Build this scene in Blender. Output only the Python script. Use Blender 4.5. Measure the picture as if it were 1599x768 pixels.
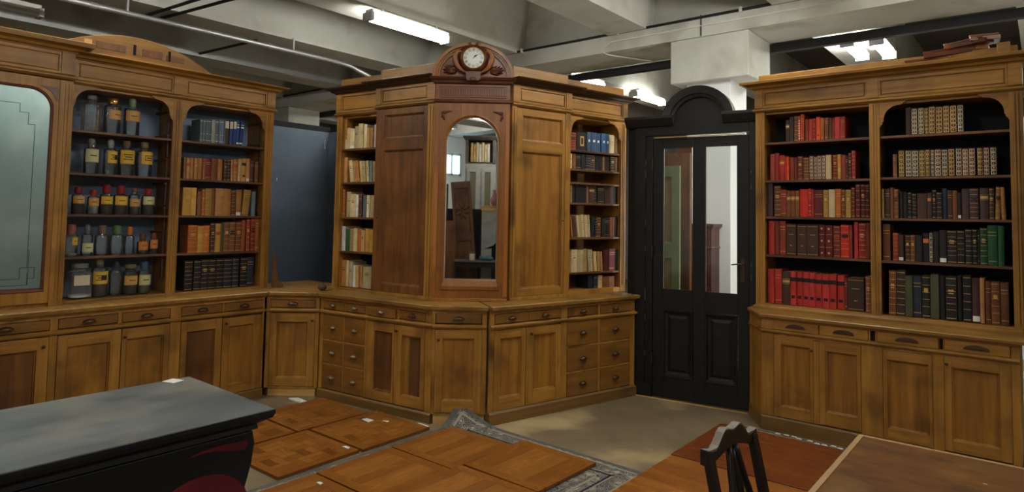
import bpy, bmesh, math, random
from mathutils import Vector, Matrix
R = math.radians
random.seed(7)
C = bpy.context.scene.collection
for o in list(bpy.data.objects): bpy.data.objects.remove(o)

# ---------------------------------------------------------------- camera
cd = bpy.data.cameras.new('camera'); cam = bpy.data.objects.new('camera', cd); C.objects.link(cam)
Rv = Vector((0.772355, 0.63494, 0.0178547)); Uv = Vector((0.021173, -0.0538285, 0.9983257)); Fv = Vector((-0.634838, 0.770684, 0.055018))
M = Matrix(((Rv.x, Uv.x, -Fv.x, 0), (Rv.y, Uv.y, -Fv.y, 0), (Rv.z, Uv.z, -Fv.z, 1.6), (0, 0, 0, 1)))
cam.matrix_world = M
cd.sensor_width = 36; cd.lens = 36 * 1009.04 / 1599.0
cd.shift_x = 0.0; cd.shift_y = -(384 - 280.84) / 1599.0
cd.clip_start = .05
sc = bpy.context.scene; sc.camera = cam
# ---------------------------------------------------------------- world, exposure
w = bpy.data.worlds.new('world'); sc.world = w; w.use_nodes = True
w.node_tree.nodes['Background'].inputs[0].default_value = (.55, .62, .7, 1)
w.node_tree.nodes['Background'].inputs[1].default_value = .25
sc.view_settings.view_transform = 'Standard'; sc.view_settings.look = 'None'
sc.view_settings.exposure = 0.0; sc.view_settings.gamma = 1.0; sc.view_settings.use_curve_mapping = False
LAMP = 62.0            # strength of the fluorescent diffusers

# ---------------------------------------------------------------- helpers
def srgb(r, g, b):
    f = lambda c: (c/255/12.92) if c/255 <= .04045 else ((c/255+.055)/1.055)**2.4
    return (f(r), f(g), f(b), 1)
def cl(c): return max(0.0, min(1.0, c))
def mat(name, col, rough=.6, metal=0, spec=.5, emit=None, es=0, trans=0, ior=1.45, alpha=1, coat=0):
    m = bpy.data.materials.new(name); m.use_nodes = True
    b = m.node_tree.nodes['Principled BSDF']
    b.inputs['Base Color'].default_value = col; b.inputs['Roughness'].default_value = rough
    b.inputs['Metallic'].default_value = metal; b.inputs['Specular IOR Level'].default_value = spec
    b.inputs['Transmission Weight'].default_value = trans; b.inputs['IOR'].default_value = ior
    b.inputs['Coat Weight'].default_value = coat
    if emit: b.inputs['Emission Color'].default_value = emit; b.inputs['Emission Strength'].default_value = es
    return m
def noisy(name, c1, c2, scale=(4, 4, 4), rough=.6, rough2=None, c3=None, s3=1.2, bump=.1, bscale=40, coord='Object', detail=5, metal=0, spec=.4, c3lo=.55, c3hi=.7, rnd=True):
    """procedural: stretched noise c1-c2, large patches of c3, fine bump; each object gets its own offset"""
    m = bpy.data.materials.new(name); m.use_nodes = True; nt = m.node_tree; N = nt.nodes; L = nt.links
    b = N['Principled BSDF']; tc = N.new('ShaderNodeTexCoord'); mp = N.new('ShaderNodeMapping')
    mp.inputs['Scale'].default_value = scale
    src = tc.outputs[coord]
    if rnd:
        oi = N.new('ShaderNodeObjectInfo'); vm = N.new('ShaderNodeVectorMath'); vm.operation = 'MULTIPLY_ADD'
        cx = N.new('ShaderNodeCombineXYZ')
        for i in range(3): L.new(oi.outputs['Random'], cx.inputs[i])
        L.new(cx.outputs[0], vm.inputs[0]); vm.inputs[1].default_value = (7.3, 11.1, 5.7); L.new(src, vm.inputs[2]); src = vm.outputs[0]
    L.new(src, mp.inputs[0])
    n1 = N.new('ShaderNodeTexNoise'); n1.inputs['Scale'].default_value = 1; n1.inputs['Detail'].default_value = detail; n1.inputs['Roughness'].default_value = .65
    L.new(mp.outputs[0], n1.inputs['Vector'])
    r1 = N.new('ShaderNodeValToRGB'); r1.color_ramp.elements[0].position = .3; r1.color_ramp.elements[1].position = .72
    r1.color_ramp.elements[0].color = c2; r1.color_ramp.elements[1].color = c1
    L.new(n1.outputs[0], r1.inputs[0]); col = r1.outputs[0]
    if c3 is not None:
        n2 = N.new('ShaderNodeTexNoise'); n2.inputs['Scale'].default_value = s3; n2.inputs['Detail'].default_value = 3
        L.new(src, n2.inputs['Vector'])
        r2 = N.new('ShaderNodeValToRGB'); r2.color_ramp.elements[0].position = c3lo; r2.color_ramp.elements[1].position = c3hi
        r2.color_ramp.elements[0].color = (0, 0, 0, 1); r2.color_ramp.elements[1].color = (1, 1, 1, 1)
        L.new(n2.outputs[0], r2.inputs[0])
        mx = N.new('ShaderNodeMix'); mx.data_type = 'RGBA'
        L.new(r2.outputs[0], mx.inputs[0]); L.new(col, mx.inputs[6]); mx.inputs[7].default_value = c3; col = mx.outputs[2]
    L.new(col, b.inputs['Base Color'])
    b.inputs['Roughness'].default_value = rough; b.inputs['Metallic'].default_value = metal; b.inputs['Specular IOR Level'].default_value = spec
    if rough2 is not None:
        mr = N.new('ShaderNodeMapRange'); mr.inputs[3].default_value = rough; mr.inputs[4].default_value = rough2
        L.new(n1.outputs[0], mr.inputs[0]); L.new(mr.outputs[0], b.inputs['Roughness'])
    if bump:
        n3 = N.new('ShaderNodeTexNoise'); n3.inputs['Scale'].default_value = bscale/10; n3.inputs['Detail'].default_value = 4
        L.new(mp.outputs[0], n3.inputs['Vector'])
        bp = N.new('ShaderNodeBump'); bp.inputs['Strength'].default_value = bump; bp.inputs['Distance'].default_value = .01
        L.new(n3.outputs[0], bp.inputs['Height']); L.new(bp.outputs[0], b.inputs['Normal'])
    return m
def S(*c): return srgb(*c)
GR = 1.1; AC = 19.0   # grain: slow along, fast across
def wood(name, a, b, c, axis='z', rough=.5, c3lo=.50, c3hi=.82, s3=3.0, bump=.15):
    sc_ = {'x': (GR, AC, AC), 'y': (AC, GR, AC), 'z': (AC, AC, GR)}[axis]
    return noisy(name, a, b, sc_, rough=rough, rough2=rough-.15, c3=c, s3=s3, bump=bump, c3lo=c3lo, c3hi=c3hi)
OA, OB, OC = S(184, 132, 56), S(130, 88, 32), S(66, 46, 20)
M_oak_h = wood('oak_rail', OA, OB, OC, 'x')
M_oak_v = wood('oak_stile', OA, OB, OC, 'z')
M_oak_panel = wood('oak_panel', S(174, 120, 46), S(120, 78, 28), S(60, 42, 18), 'z')
M_oak_dk = wood('oak_door_brown', S(138, 88, 38), S(88, 54, 24), S(56, 34, 18), 'z', c3lo=.45)
M_oak_drawer = wood('oak_drawer', S(144, 98, 40), S(108, 70, 28), S(76, 50, 20), 'x')
M_oak_floor = wood('oak_plinth', S(132, 96, 46), S(98, 70, 32), S(76, 60, 36), 'x')
M_top = wood('oak_worktop', S(164, 124, 60), S(126, 90, 40), S(84, 62, 30), 'x', rough=.45)
M_pale = wood('raw_pine', S(216, 178, 104), S(182, 136, 66), S(150, 108, 60), 'x')
M_mah = wood('mahogany_frame', S(156, 100, 42), S(122, 72, 28), S(98, 56, 24), 'z', rough=.42)
M_mah_h = wood('mahogany_rail', S(150, 88, 42), S(110, 60, 28), S(86, 46, 26), 'x', rough=.42)
M_mah_dk = wood('mahogany_carving', S(120, 66, 38), S(74, 38, 22), S(60, 30, 18), 'x', rough=.4)
M_molddk = wood('cornice_walnut', S(84, 54, 34), S(56, 36, 25), S(46, 30, 22), 'x')
M_cornice = wood('oak_cornice', S(168, 122, 50), S(128, 88, 34), S(88, 60, 26), 'x')
M_shelf = wood('shelf_wood', S(124, 84, 50), S(82, 52, 30), S(60, 38, 24), 'x')
M_inside = wood('carcass_inside', S(110, 74, 40), S(70, 46, 26), S(56, 36, 22), 'z')
M_oakback = wood('oak_back_boards', S(140, 96, 46), S(104, 68, 32), S(112, 74, 36), 'x', rough=.95, bump=.03)
M_bluegrey = noisy('blue_grey_paint', S(84, 98, 112), S(72, 85, 99), (1.5, 1.5, 1.5), rough=.75, c3=S(92, 104, 116), s3=2, bump=.03)
M_blueback = noisy('blue_grey_back', S(140, 160, 186), S(122, 142, 168), (2, 2, 2), rough=.6, c3=S(106, 122, 146), s3=2, bump=.03)
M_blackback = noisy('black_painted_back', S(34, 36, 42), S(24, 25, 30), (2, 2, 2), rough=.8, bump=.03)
M_black = mat('black_void', S(14, 13, 13), .9)
M_blackwood = noisy('black_paint_door', S(22, 20, 19), S(13, 12, 12), (3, 3, 8), rough=.5, c3=S(40, 36, 32), s3=9, bump=.15, c3lo=.66, c3hi=.8)
M_blackwood2 = noisy('worn_black_arch', S(44, 41, 37), S(24, 22, 21), (8, 8, 8), rough=.55, c3=S(72, 64, 54), s3=10, bump=.2, c3lo=.62, c3hi=.8)
M_conc = noisy('concrete_beam', S(214, 215, 206), S(192, 193, 184), (1.2, 1.2, 1.6), rough=.85, c3=S(166, 163, 150), s3=1.6, bump=.15, bscale=60, coord='Object', c3lo=.56, c3hi=.75, rnd=False)
M_conc2 = noisy('concrete_slab', S(128, 122, 110), S(104, 98, 88), (1.0, 1.0, 1.6), rough=.9, c3=S(88, 82, 72), s3=.9, bump=.15, bscale=60, rnd=False)
M_white = noisy('white_painted_concrete', S(240, 243, 242), S(230, 234, 234), (1, 1, 1), rough=.7, bump=.04)
M_wall = noisy('wall_grey_paint', S(150, 148, 142), S(128, 126, 120), (1, 1, 1), rough=.9, c3=S(104, 102, 98), s3=.7, bump=.05, rnd=False)
M_floor = noisy('concrete_floor', S(140, 122, 92), S(100, 86, 66), (1.6, 1.6, 1.6), rough=.55, rough2=.75, c3=S(182, 160, 118), s3=1.5, bump=.12, bscale=60, detail=8, c3lo=.55, c3hi=.72, rnd=False)
M_steel = mat('galvanised_steel', S(190, 192, 192), .4, .7)
M_cable = mat('black_cable', S(22, 22, 24), .6)
M_whitepl = mat('white_plastic', S(222, 220, 212), .5)
M_bronze = mat('dark_bronze', S(84, 66, 48), .42, .75)
M_nickel = mat('aged_nickel', S(128, 112, 86), .4, .7)
M_mirror = mat('mirror_glass', (.86, .88, .88, 1), .015, 1)
M_gold = mat('gilt', S(206, 166, 84), .38, .55)
M_tube = mat('fluorescent_diffuser', (1, 1, 1, 1), .5, emit=(1.0, .98, .90, 1), es=LAMP)

def thin_glass(name, tint, refl=.9, dirt=.06, dirtcol=(.8, .85, .85, 1), bumpy=0):
    """thin clear glass: mostly see-through, mirror-like at grazing angles, a little dust"""
    m = bpy.data.materials.new(name); m.use_nodes = True; nt = m.node_tree; N = nt.nodes; L = nt.links
    N.remove(N['Principled BSDF']); out = N['Material Output']
    tr = N.new('ShaderNodeBsdfTransparent'); tr.inputs[0].default_value = tint
    gl = N.new('ShaderNodeBsdfGlossy'); gl.inputs['Roughness'].default_value = .06; gl.inputs['Color'].default_value = (refl, refl, refl, 1)
    df = N.new('ShaderNodeBsdfDiffuse'); df.inputs[0].default_value = dirtcol
    fr = N.new('ShaderNodeFresnel'); fr.inputs[0].default_value = 1.6
    if bumpy:
        tc = N.new('ShaderNodeTexCoord'); nz = N.new('ShaderNodeTexNoise'); nz.inputs['Scale'].default_value = 45; bp = N.new('ShaderNodeBump'); bp.inputs['Strength'].default_value = bumpy; bp.inputs['Distance'].default_value = .01
        L.new(tc.outputs['Object'], nz.inputs[0]); L.new(nz.outputs[0], bp.inputs['Height']); L.new(bp.outputs[0], gl.inputs['Normal'])
    a = N.new('ShaderNodeMixShader'); b = N.new('ShaderNodeMixShader'); a.inputs[0].default_value = dirt
    L.new(tr.outputs[0], a.inputs[1]); L.new(df.outputs[0], a.inputs[2]); L.new(fr.outputs[0], b.inputs[0]); L.new(a.outputs[0], b.inputs[1]); L.new(gl.outputs[0], b.inputs[2]); L.new(b.outputs[0], out.inputs[0])
    return m
class MB:
    def __init__(s): s.v = []; s.f = []; s.m = []
    def add(s, vs, fs, m=0):
        o = len(s.v); s.v += [tuple(q) for q in vs]
        for f in fs: s.f.append(tuple(i+o for i in f)); s.m.append(m)
        return s
    def box(s, x0, x1, y0, y1, z0, z1, m=0):
        if x0 > x1: x0, x1 = x1, x0
        if y0 > y1: y0, y1 = y1, y0
        if z0 > z1: z0, z1 = z1, z0
        return s.add([(x0,y0,z0),(x1,y0,z0),(x1,y1,z0),(x0,y1,z0),(x0,y0,z1),(x1,y0,z1),(x1,y1,z1),(x0,y1,z1)],
              [(3,2,1,0),(4,5,6,7),(0,1,5,4),(1,2,6,5),(2,3,7,6),(3,0,4,7)], m)
    def loft(s, rings, m=0, cap0=True, cap1=True, closed=True):
        n = len(rings[0]); vs = [p for r in rings for p in r]; fs = []
        for i in range(len(rings)-1):
            for j in range(n if closed else n-1):
                k = (j+1) % n
                fs.append((i*n+j, i*n+k, (i+1)*n+k, (i+1)*n+j))
        if cap0: fs.append(tuple(range(n-1, -1, -1)))
        if cap1: fs.append(tuple((len(rings)-1)*n + j for j in range(n)))
        return s.add(vs, fs, m)
    def prism(s, pts, a0, a1, axis='y', m=0):
        """pts: outline; axis y: (x,z) points extruded y a0..a1; z: (x,y); x: (y,z)"""
        g = {'y': lambda p, a: (p[0], a, p[1]), 'z': lambda p, a: (p[0], p[1], a), 'x': lambda p, a: (a, p[0], p[1])}[axis]
        A = [g(p, a0) for p in pts]; B = [g(p, a1) for p in pts]
        return s.loft([A, B], m)
    def lathe(s, prof, n=20, c=(0, 0, 0), m=0, axis='z', sx=1, sy=1, cap0=True, cap1=True):
        rings = []
        for r, h in prof:
            ring = []
            for i in range(n):
                a = 2*math.pi*i/n; x, y = r*math.cos(a)*sx, r*math.sin(a)*sy
                p = (x, y, h) if axis == 'z' else ((x, h, y) if axis == 'y' else (h, x, y))
                ring.append((p[0]+c[0], p[1]+c[1], p[2]+c[2]))
            rings.append(ring)
        return s.loft(rings, m, cap0, cap1)
    def tube(s, path, r, n=8, m=0, caps=True):
        P = [Vector(p) for p in path]; rs = r if isinstance(r, (list, tuple)) else [r]*len(P); rings = []
        up = Vector((0, 0, 1)); prev = None
        for i, p in enumerate(P):
            t = (P[min(i+1, len(P)-1)] - P[max(i-1, 0)]).normalized()
            if prev is None:
                a = t.cross(up)
                if a.length < .05: a = t.cross(Vector((0, 1, 0)))
            else: a = prev - t*prev.dot(t)
            a.normalize(); b = t.cross(a); prev = a
            rings.append([tuple(p + (a*math.cos(2*math.pi*j/n) + b*math.sin(2*math.pi*j/n))*rs[i]) for j in range(n)])
        return s.loft(rings, m, caps, caps)
    def ell(s, c, r, m=0, nu=10, nv=7, rot=None):
        rings = []
        for i in range(1, nv):
            ph = math.pi*i/nv; ring = []
            for j in range(nu):
                a = 2*math.pi*j/nu; q = Vector((r[0]*math.sin(ph)*math.cos(a), r[1]*math.sin(ph)*math.sin(a), -r[2]*math.cos(ph)))
                if rot: q = rot @ q
                ring.append((q.x+c[0], q.y+c[1], q.z+c[2]))
            rings.append(ring)
        return s.loft(rings, m)
    def build(s, name, mats, parent=None, origin=(0, 0, 0), smooth=False, bevel=0, loc=None, rotz=0, autos=None):
        me = bpy.data.meshes.new(name)
        me.from_pydata([(v[0]-origin[0], v[1]-origin[1], v[2]-origin[2]) for v in s.v], [], s.f)
        if not isinstance(mats, (list, tuple)): mats = [mats]
        for m_ in mats: me.materials.append(m_)
        for i, p in enumerate(me.polygons): p.material_index = s.m[i] if s.m[i] < len(mats) else 0
        bm = bmesh.new(); bm.from_mesh(me); bmesh.ops.recalc_face_normals(bm, faces=bm.faces); bm.to_mesh(me); bm.free()
        if smooth:
            for p in me.polygons: p.use_smooth = True
        me.update()
        o = bpy.data.objects.new(name, me); C.objects.link(o)
        if smooth and autos:
            try:
                me.set_sharp_from_angle(angle=R(autos))
            except Exception: pass
        if parent: o.parent = parent
        if loc is not None: o.location = loc
        elif parent is None: o.location = origin
        o.rotation_euler[2] = rotz
        if bevel:
            b = o.modifiers.new('bevel', 'BEVEL'); b.width = bevel; b.segments = 2; b.limit_method = 'ANGLE'; b.angle_limit = R(40)
        return o
def tag(o, label=None, cat=None, group=None, kind=None):
    if label: o['label'] = label
    if cat: o['category'] = cat
    if group: o['group'] = group
    if kind: o['kind'] = kind
    return o
def thing(name, label, cat, loc=(0, 0, 0), rotz=0, group=None):
    o = bpy.data.objects.new(name, None); C.objects.link(o); o.empty_display_size = .1
    o.location = loc; o.rotation_euler = (0, 0, rotz)
    return tag(o, label, cat, group)
def struct(o): o['kind'] = 'structure'; return o
def offset_poly(pts, flags, d):
    """offset a CCW polygon outward by d on flagged edges (edge i: pts[i]->pts[i+1])"""
    n = len(pts); out = []
    def line(i):
        a = Vector(pts[i]); b = Vector(pts[(i+1) % n]); t = (b-a).normalized(); nn = Vector((t.y, -t.x))
        return a + nn*(d*flags[i]), t
    for i in range(n):
        p1, t1 = line((i-1) % n); p2, t2 = line(i)
        den = t1.x*t2.y - t1.y*t2.x
        if abs(den) < 1e-6: out.append(tuple(p2)); continue
        k = ((p2.x-p1.x)*t2.y - (p2.y-p1.y)*t2.x)/den
        q = p1 + t1*k; out.append((q.x, q.y))
    return out
def mold(mb, pts, flags, prof, m=0):
    """moulding around a polygon: prof = [(z, projection)...]"""
    rings = [[(x, y, z) for x, y in offset_poly(pts, flags, pr)] for z, pr in prof]
    return mb.loft(rings, m)
def rect(x0, x1, y0, y1): return [(x0, y0), (x1, y0), (x1, y1), (x0, y1)]

# cabinet planes: origin of the front line at u = 0, direction
def kp(x, y, u, a): d = (math.cos(R(a)), math.sin(R(a))); return (x - u*d[0], y - u*d[1], R(a))
K = {0: kp(-5.27, 0, 0, 90), 1: kp(-4.912, 3.357, -4.47, 6.944), 2: kp(-3.65, 3.494, -.475, 40.862), 3: kp(-3.30, 3.752, 2.79, 75.28), 4: kp(0, 5.152, 0, 0)}
def W(k, u, v=0, z=0):
    x, y, a = K[k]; c, s = math.cos(a), math.sin(a)
    return Vector((x + u*c + v*s, y + u*s - v*c, z))
def toL(k, P):
    x, y, a = K[k]; c, s = math.cos(a), math.sin(a); dx, dy = P[0]-x, P[1]-y
    return (dx*c + dy*s, -dx*s + dy*c)
def unit(k, u0, z0, name, label, cat, group=None):
    t = thing(name, label, cat, W(k, u0, 0, z0), K[k][2], group); t_or = (u0, 0, z0); return t, t_or
def panel_ring(mb, x0, x1, z0, z1, y, steps, m=0, fill=True, mf=None):
    rings = [[(x0+i, y+d, z0+i), (x1-i, y+d, z0+i), (x1-i, y+d, z1-i), (x0+i, y+d, z1-i)] for i, d in steps]
    mb.loft(rings, m, cap0=False, cap1=False)
    if fill: mb.add(rings[-1], [(0, 1, 2, 3)], m if mf is None else mf)
def panelled(mb, x0, x1, z0, z1, yf, th, panels, m=0, mp=1, steps=None, mr=None):
    """frame-and-panel leaf; panels stacked in z: (px0,px1,pz0,pz1)"""
    mr = m if mr is None else mr
    ps = sorted(panels, key=lambda p: p[2]); a = min(p[0] for p in ps); b = max(p[1] for p in ps)
    mb.box(x0, a, yf, yf+th, z0, z1, m); mb.box(b, x1, yf, yf+th, z0, z1, m)
    zc = z0
    for p in ps:
        mb.box(a, b, yf, yf+th, zc, p[2], mr); zc = p[3]
    mb.box(a, b, yf, yf+th, zc, z1, mr)
    st = steps or [(0, 0), (.002, .008), (.010, .011), (.013, .0195), (.03, .0195)]
    for p in ps: panel_ring(mb, a, b, p[2], p[3], yf, st, mp)
def cup_pull(parent, org, u, z, y, mt, w=.036, h=.022):
    mb = MB(); rings = []
    for i in range(7):
        ph = math.pi/2*i/6; ring = []
        for j in range(11):
            a = math.pi*j/10
            ring.append((u + w*math.cos(a)*math.cos(ph), y - .026*math.sin(ph) - .002, z - .004 + h*math.sin(a)*math.cos(ph)))
        rings.append(ring)
    mb.loft(rings, 0, False, False, closed=False)
    inner = [[(u+(p[0]-u)*.85, y+(p[1]-y)*.85+.001, z+(p[2]-z)*.85-.001) for p in r] for r in rings]
    mb.loft(inner, 0, False, False, closed=False)
    mb.box(u-w*1.02, u+w*1.02, y-.004, y, z-.006, z-.001); mb.box(u-w*.95, u+w*.95, y-.027, y-.001, z-.007, z-.004)
    return mb.build('cup_pull', mt, parent, org, smooth=True, autos=50)
def knob(parent, org, u, z, y, mt, r=.011):
    mb = MB(); mb.lathe([(r*.5, 0), (r*.45, -.008), (r, -.013), (r, -.019), (r*.5, -.023)], 12, (u, y, z), axis='y')
    return mb.build('knob', mt, parent, org, smooth=True, autos=50)
# ---------------------------------------------------------------- the room
X0, X1, Y0, Y1, ZT = -15.0, 7.0, -6.4, 15.0, 4.5
def sbox(name, a, b, m, kind=True, bevel=0):
    c = ((a[0]+b[0])/2, (a[1]+b[1])/2, min(a[2], b[2]))
    o = MB().box(a[0], b[0], a[1], b[1], a[2], b[2]).build(name, m, origin=c, bevel=bevel)
    return struct(o) if kind else o
sbox('floor', (X0, Y0, -.1), (X1, Y1, 0), M_floor)
sbox('ceiling', (X0, Y0, ZT), (X1, Y1, ZT+.1), M_conc2)
sbox('wall_left', (X0-.1, Y0, 0), (X0, Y1, ZT), M_wall)
sbox('wall_right', (X1, Y0, 0), (X1+.1, Y1, ZT), M_wall)
sbox('wall_back', (X0, Y1, 0), (X1, Y1+.1, ZT), M_wall)
# front wall (behind the camera) with a bright window opening
WX0, WX1, WZ0, WZ1 = 3.55, 4.2, 2.68, 3.3
sbox('wall_front', (X0, Y0-.1, 0), (WX0, Y0, ZT), M_white)
sbox('wall_front', (WX1, Y0-.1, 0), (X1, Y0, ZT), M_white)
sbox('wall_front', (WX0, Y0-.1, 0), (WX1, Y0, WZ0), M_white)
sbox('wall_front', (WX0, Y0-.1, WZ1), (WX1, Y0, ZT), M_white)
M_daylit = mat('daylit_window_pane', S(210, 235, 255), .4, emit=(.35, .72, 1.0, 1), es=12)
wn = MB()
for a in (WX0, (WX0+WX1)/2-.03, WX1-.06): wn.box(a, a+.06, Y0-.06, Y0+.02, WZ0, WZ1)
wn.box(WX0, WX1, Y0-.06, Y0+.02, WZ0, WZ0+.06); wn.box(WX0, WX1, Y0-.06, Y0+.02, WZ1-.06, WZ1)
wf = struct(wn.build('window_1', M_whitepl, origin=((WX0+WX1)/2, Y0, WZ0)))
wp = MB().box(WX0, WX1, Y0-.05, Y0-.04, WZ0, WZ1).build('window_pane', M_daylit, wf, ((WX0+WX1)/2, Y0, WZ0))

# main downstand beams (run along X) and joists (run along Y, bottoms at 3.76)
def beam(y0, y1):
    m = MB(); m.box(X0, X1, y0, y1, 3.57, 3.76); m.box(X0, X1, y0+.14, y1-.14, 3.76, ZT)
    return struct(m.build('trim_1', M_conc, origin=(-4, (y0+y1)/2, 3.57)))
beam(6.6, 7.32); beam(-3.2, -2.48)
spans = [(-2.34, 6.74), (7.18, Y1), (Y0, -3.06)]
for j, xr in enumerate([-12.97, -11.07, -9.17, -7.27, -5.37, -3.47, -1.57, .33, 2.23, 4.13, 6.03]):
    for y0, y1 in spans:
        m = MB(); b0, b1, t0, t1 = xr-.5, xr, xr-.56, xr+.06
        m.loft([[(b0, y0, 3.761), (b1, y0, 3.761), (b1, y1, 3.761), (b0, y1, 3.761)], [(t0, y0, ZT), (t1, y0, ZT), (t1, y1, ZT), (t0, y1, ZT)]])
        struct(m.build('trim_2', M_conc, origin=(xr-.25, (y0+y1)/2, 3.76)))
# vertical board joints in the filler wall above the ledge
# columns: capital under the beam, painted shaft
for i, xr in enumerate([-10.92, -2.32, 6.3]):
    m = MB(); m.box(xr-.87, xr, 6.62, 7.3, 3.09, 3.57)
    struct(m.build('trim_3', M_conc, origin=(xr-.45, 6.95, 3.09), bevel=.012))
    m = MB(); m.box(xr-.72, xr-.23, 6.72, 7.2, 0, 3.09)
    struct(m.build('trim_4', M_white, origin=(xr-.47, 6.95, 0)))
for xr in (-10.92, -2.32, 6.3):
    m = MB(); m.box(xr-.87, xr, -3.18, -2.5, 3.09, 3.57); m.box(xr-.72, xr-.2, -3.1, -2.6, 0, 3.09)
    struct(m.build('trim_4', M_conc, origin=(xr-.45, -2.84, 0)))
# white painted partition behind the salvaged door
struct(MB().box(-3.6, .4, 9.9, 10.0, 0, 2.9).build('wall_partition', M_white, origin=(-1.6, 9.95, 0)))

# steel tray behind the big beam, pipes and cables
tag(MB().box(X0, X1, 7.34, 7.42, 3.47, 3.56).build('steel_tray', M_cable, origin=(-4, 7.38, 3.47)), 'long black steel cable tray along the far edge of the big beam', 'cable tray')
m = MB(); m.tube([(X0, 6.585, 3.775), (X1, 6.585, 3.775)], .016)
cb = m.build('wall_cable', M_cable, origin=(-4, 6.585, 3.775)); tag(cb, 'thick black cable lying along the top ledge of the big concrete beam', 'cable')
for i in range(14):
    x = -14 + i*1.45
    MB().box(x, x+.03, 6.56, 6.602, 3.75, 3.80).build('cable_clip', M_whitepl, cb, (-4, 6.585, 3.775))
m = MB(); m.tube([(-3.75, 7.25, 3.555), (-4.02, 6.66, 3.555), (-4.05, 6.585, 3.575), (-4.02, 6.585, 3.63), (-3.93, 6.585, 3.68), (X1, 6.585, 3.685)], .008)
tag(m.build('thin_conduit', M_whitepl, origin=(-3.75, 6.6, 3.6), smooth=True), 'thin white conduit bending under the big concrete beam then running along its face', 'conduit')
m = MB(); m.tube([(-2.82, 6.585, 3.57), (-2.82, 6.585, 3.80)], .007)
tag(m.build('cable_drop', M_cable, origin=(-2.82, 6.585, 3.57)), 'short black cable drop crossing the beam face above the capital', 'cable')
# grey pipe below the left joist, bending down toward the centre cabinet
m = MB(); m.tube([(-7.22, -2.3, 3.60), (-7.22, 3.0, 3.60), (-7.22, 5.0, 3.60), (-7.20, 5.25, 3.58), (-7.12, 5.5, 3.48), (-6.95, 5.75, 3.28), (-6.8, 5.95, 3.1), (-6.8, 5.95, 2.2)], .028, 10)
pp = m.build('conduit_pipe', M_steel, origin=(-7.22, 3, 3.6), smooth=True); tag(pp, 'galvanised conduit pipe under the left ceiling joist, bending down behind the cabinets', 'pipe')
for y in (.2, 2.2, 4.1):
    MB().lathe([(.034, -.03), (.034, .03)], 12, (-7.22, y, 3.6), axis='y').build('pipe_coupling', M_steel, pp, (-7.22, 3, 3.6))
    MB().box(-7.235, -7.205, y+.3, y+.32, 3.6, 3.77).build('pipe_bracket', M_steel, pp, (-7.22, 3, 3.6))
for k, dx in enumerate((0, .09)):
    m = MB(); m.tube([(-9.0, 6.63, 3.6), (-9.0, 6.5, 3.54-dx*.9), (-7.5-dx, 6.5, 3.54-dx*.9), (-7.3-dx, 6.45-dx*.4, 3.48-dx), (-7.15-dx, 6.3-dx*.6, 3.3-dx), (-7.05-dx, 6.22-dx, 3.05-dx)], .02, 8)
    tag(m.build('conduit_bend', M_steel, origin=(-7.4, 6.4, 3.4), smooth=True), ('upper' if k == 0 else 'lower')+' thin grey conduit along the beam bending down left of the centre cabinet', 'pipe', 'grey conduits on the big beam')
m = MB(); m.box(-8.97, -8.90, Y0+.2, 6.55, 3.70, 3.752)
tag(m.build('trunking_strip', M_steel, origin=(-8.93, 2, 3.7)), 'long pale metal trunking strip under the dark ceiling at upper left', 'cable trunking')
for k, (ya, yb, xa, xb) in enumerate([(2.84, 3.0, -7.75, -5.9), (2.98, 3.2, -7.75, -5.9), (4.0, 4.13, -9.1, -7.6)]):
    m = MB(); m.tube([(xa, ya, 3.74), (xb, yb, 3.74)], .017, 6)
    tag(m.build('tie_rod', M_cable, origin=((xa+xb)/2, ya, 3.74)), ['upper black tie rod crossing between two ceiling joists at top left', 'lower black tie rod crossing between two ceiling joists at top left', 'short black rod between the dark joists above the arched board'][k], 'tie rod', 'black rods between ceiling joists')

# fluorescent fittings
def lamp(x, y, L, label, on=True, z=3.60, rz=0, br=0):
    t = thing('fluorescent_lamp', label, 'ceiling lamp', (x, y, z), rz, 'fluorescent ceiling lamps')
    b = MB(); b.box(-.055, .055, -L/2, L/2, .075, .115); b.box(-.012-br, .012, -L*.35, -L*.35+.02, .115, 3.762-z); b.box(-.012-br, .012, L*.35, L*.35+.02, .115, 3.762-z)
    b.build('lamp_body', M_whitepl, t)
    d = MB(); prof = [(-.07, .07), (-.068, .03), (-.045, .004), (0, -.004), (.045, .004), (.068, .03), (.07, .07)]
    d.prism(prof, -L/2+.02, L/2-.02, axis='y'); d.build('diffuser', M_tube if on else mat('unlit_diffuser', S(170, 172, 170), .4), t)
    for s in (-1, 1): MB().box(-.073, .073, s*L/2-.02, s*L/2+.02, -.006, .08).build('end_cap', M_whitepl if not on else M_steel, t)
    return t
lamp(-5.38, 4.70, 1.12, 'bright fluorescent lamp left of the clock, nearest of its ceiling row')
lamp(-5.3, 8.12, .95, 'bright fluorescent lamp just right of the clock, beyond the big beam', br=.1)
lamp(-5.2, 9.95, 1.05, 'bright fluorescent lamp above the black door arch, farthest in its row', br=.2)
lamp(-1.70, 8.45, .8, 'bright fluorescent lamp above the red books bay, beyond the beam, left one')
lamp(-1.42, 8.55, .8, 'second fluorescent tube above the red books bay, right of its twin', br=.18)
lamp(-7.95, 1.3, 1.3, 'unlit grey fluorescent lamp at the top left corner', on=False, z=3.55)
for x, y in [(-5.4, 1.6), (-5.4, -1.2), (-1.6, 5.2), (-1.6, 2.2), (2.3, 3.6), (2.2, -1.8), (-1.6, -4.7), (2.2, -4.7), (-9.2, 9.5), (1.9, 9.6)]:
    lamp(x, y, 1.2, 'bright fluorescent lamp of the rows above and behind the viewer', z=3.62)

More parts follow.
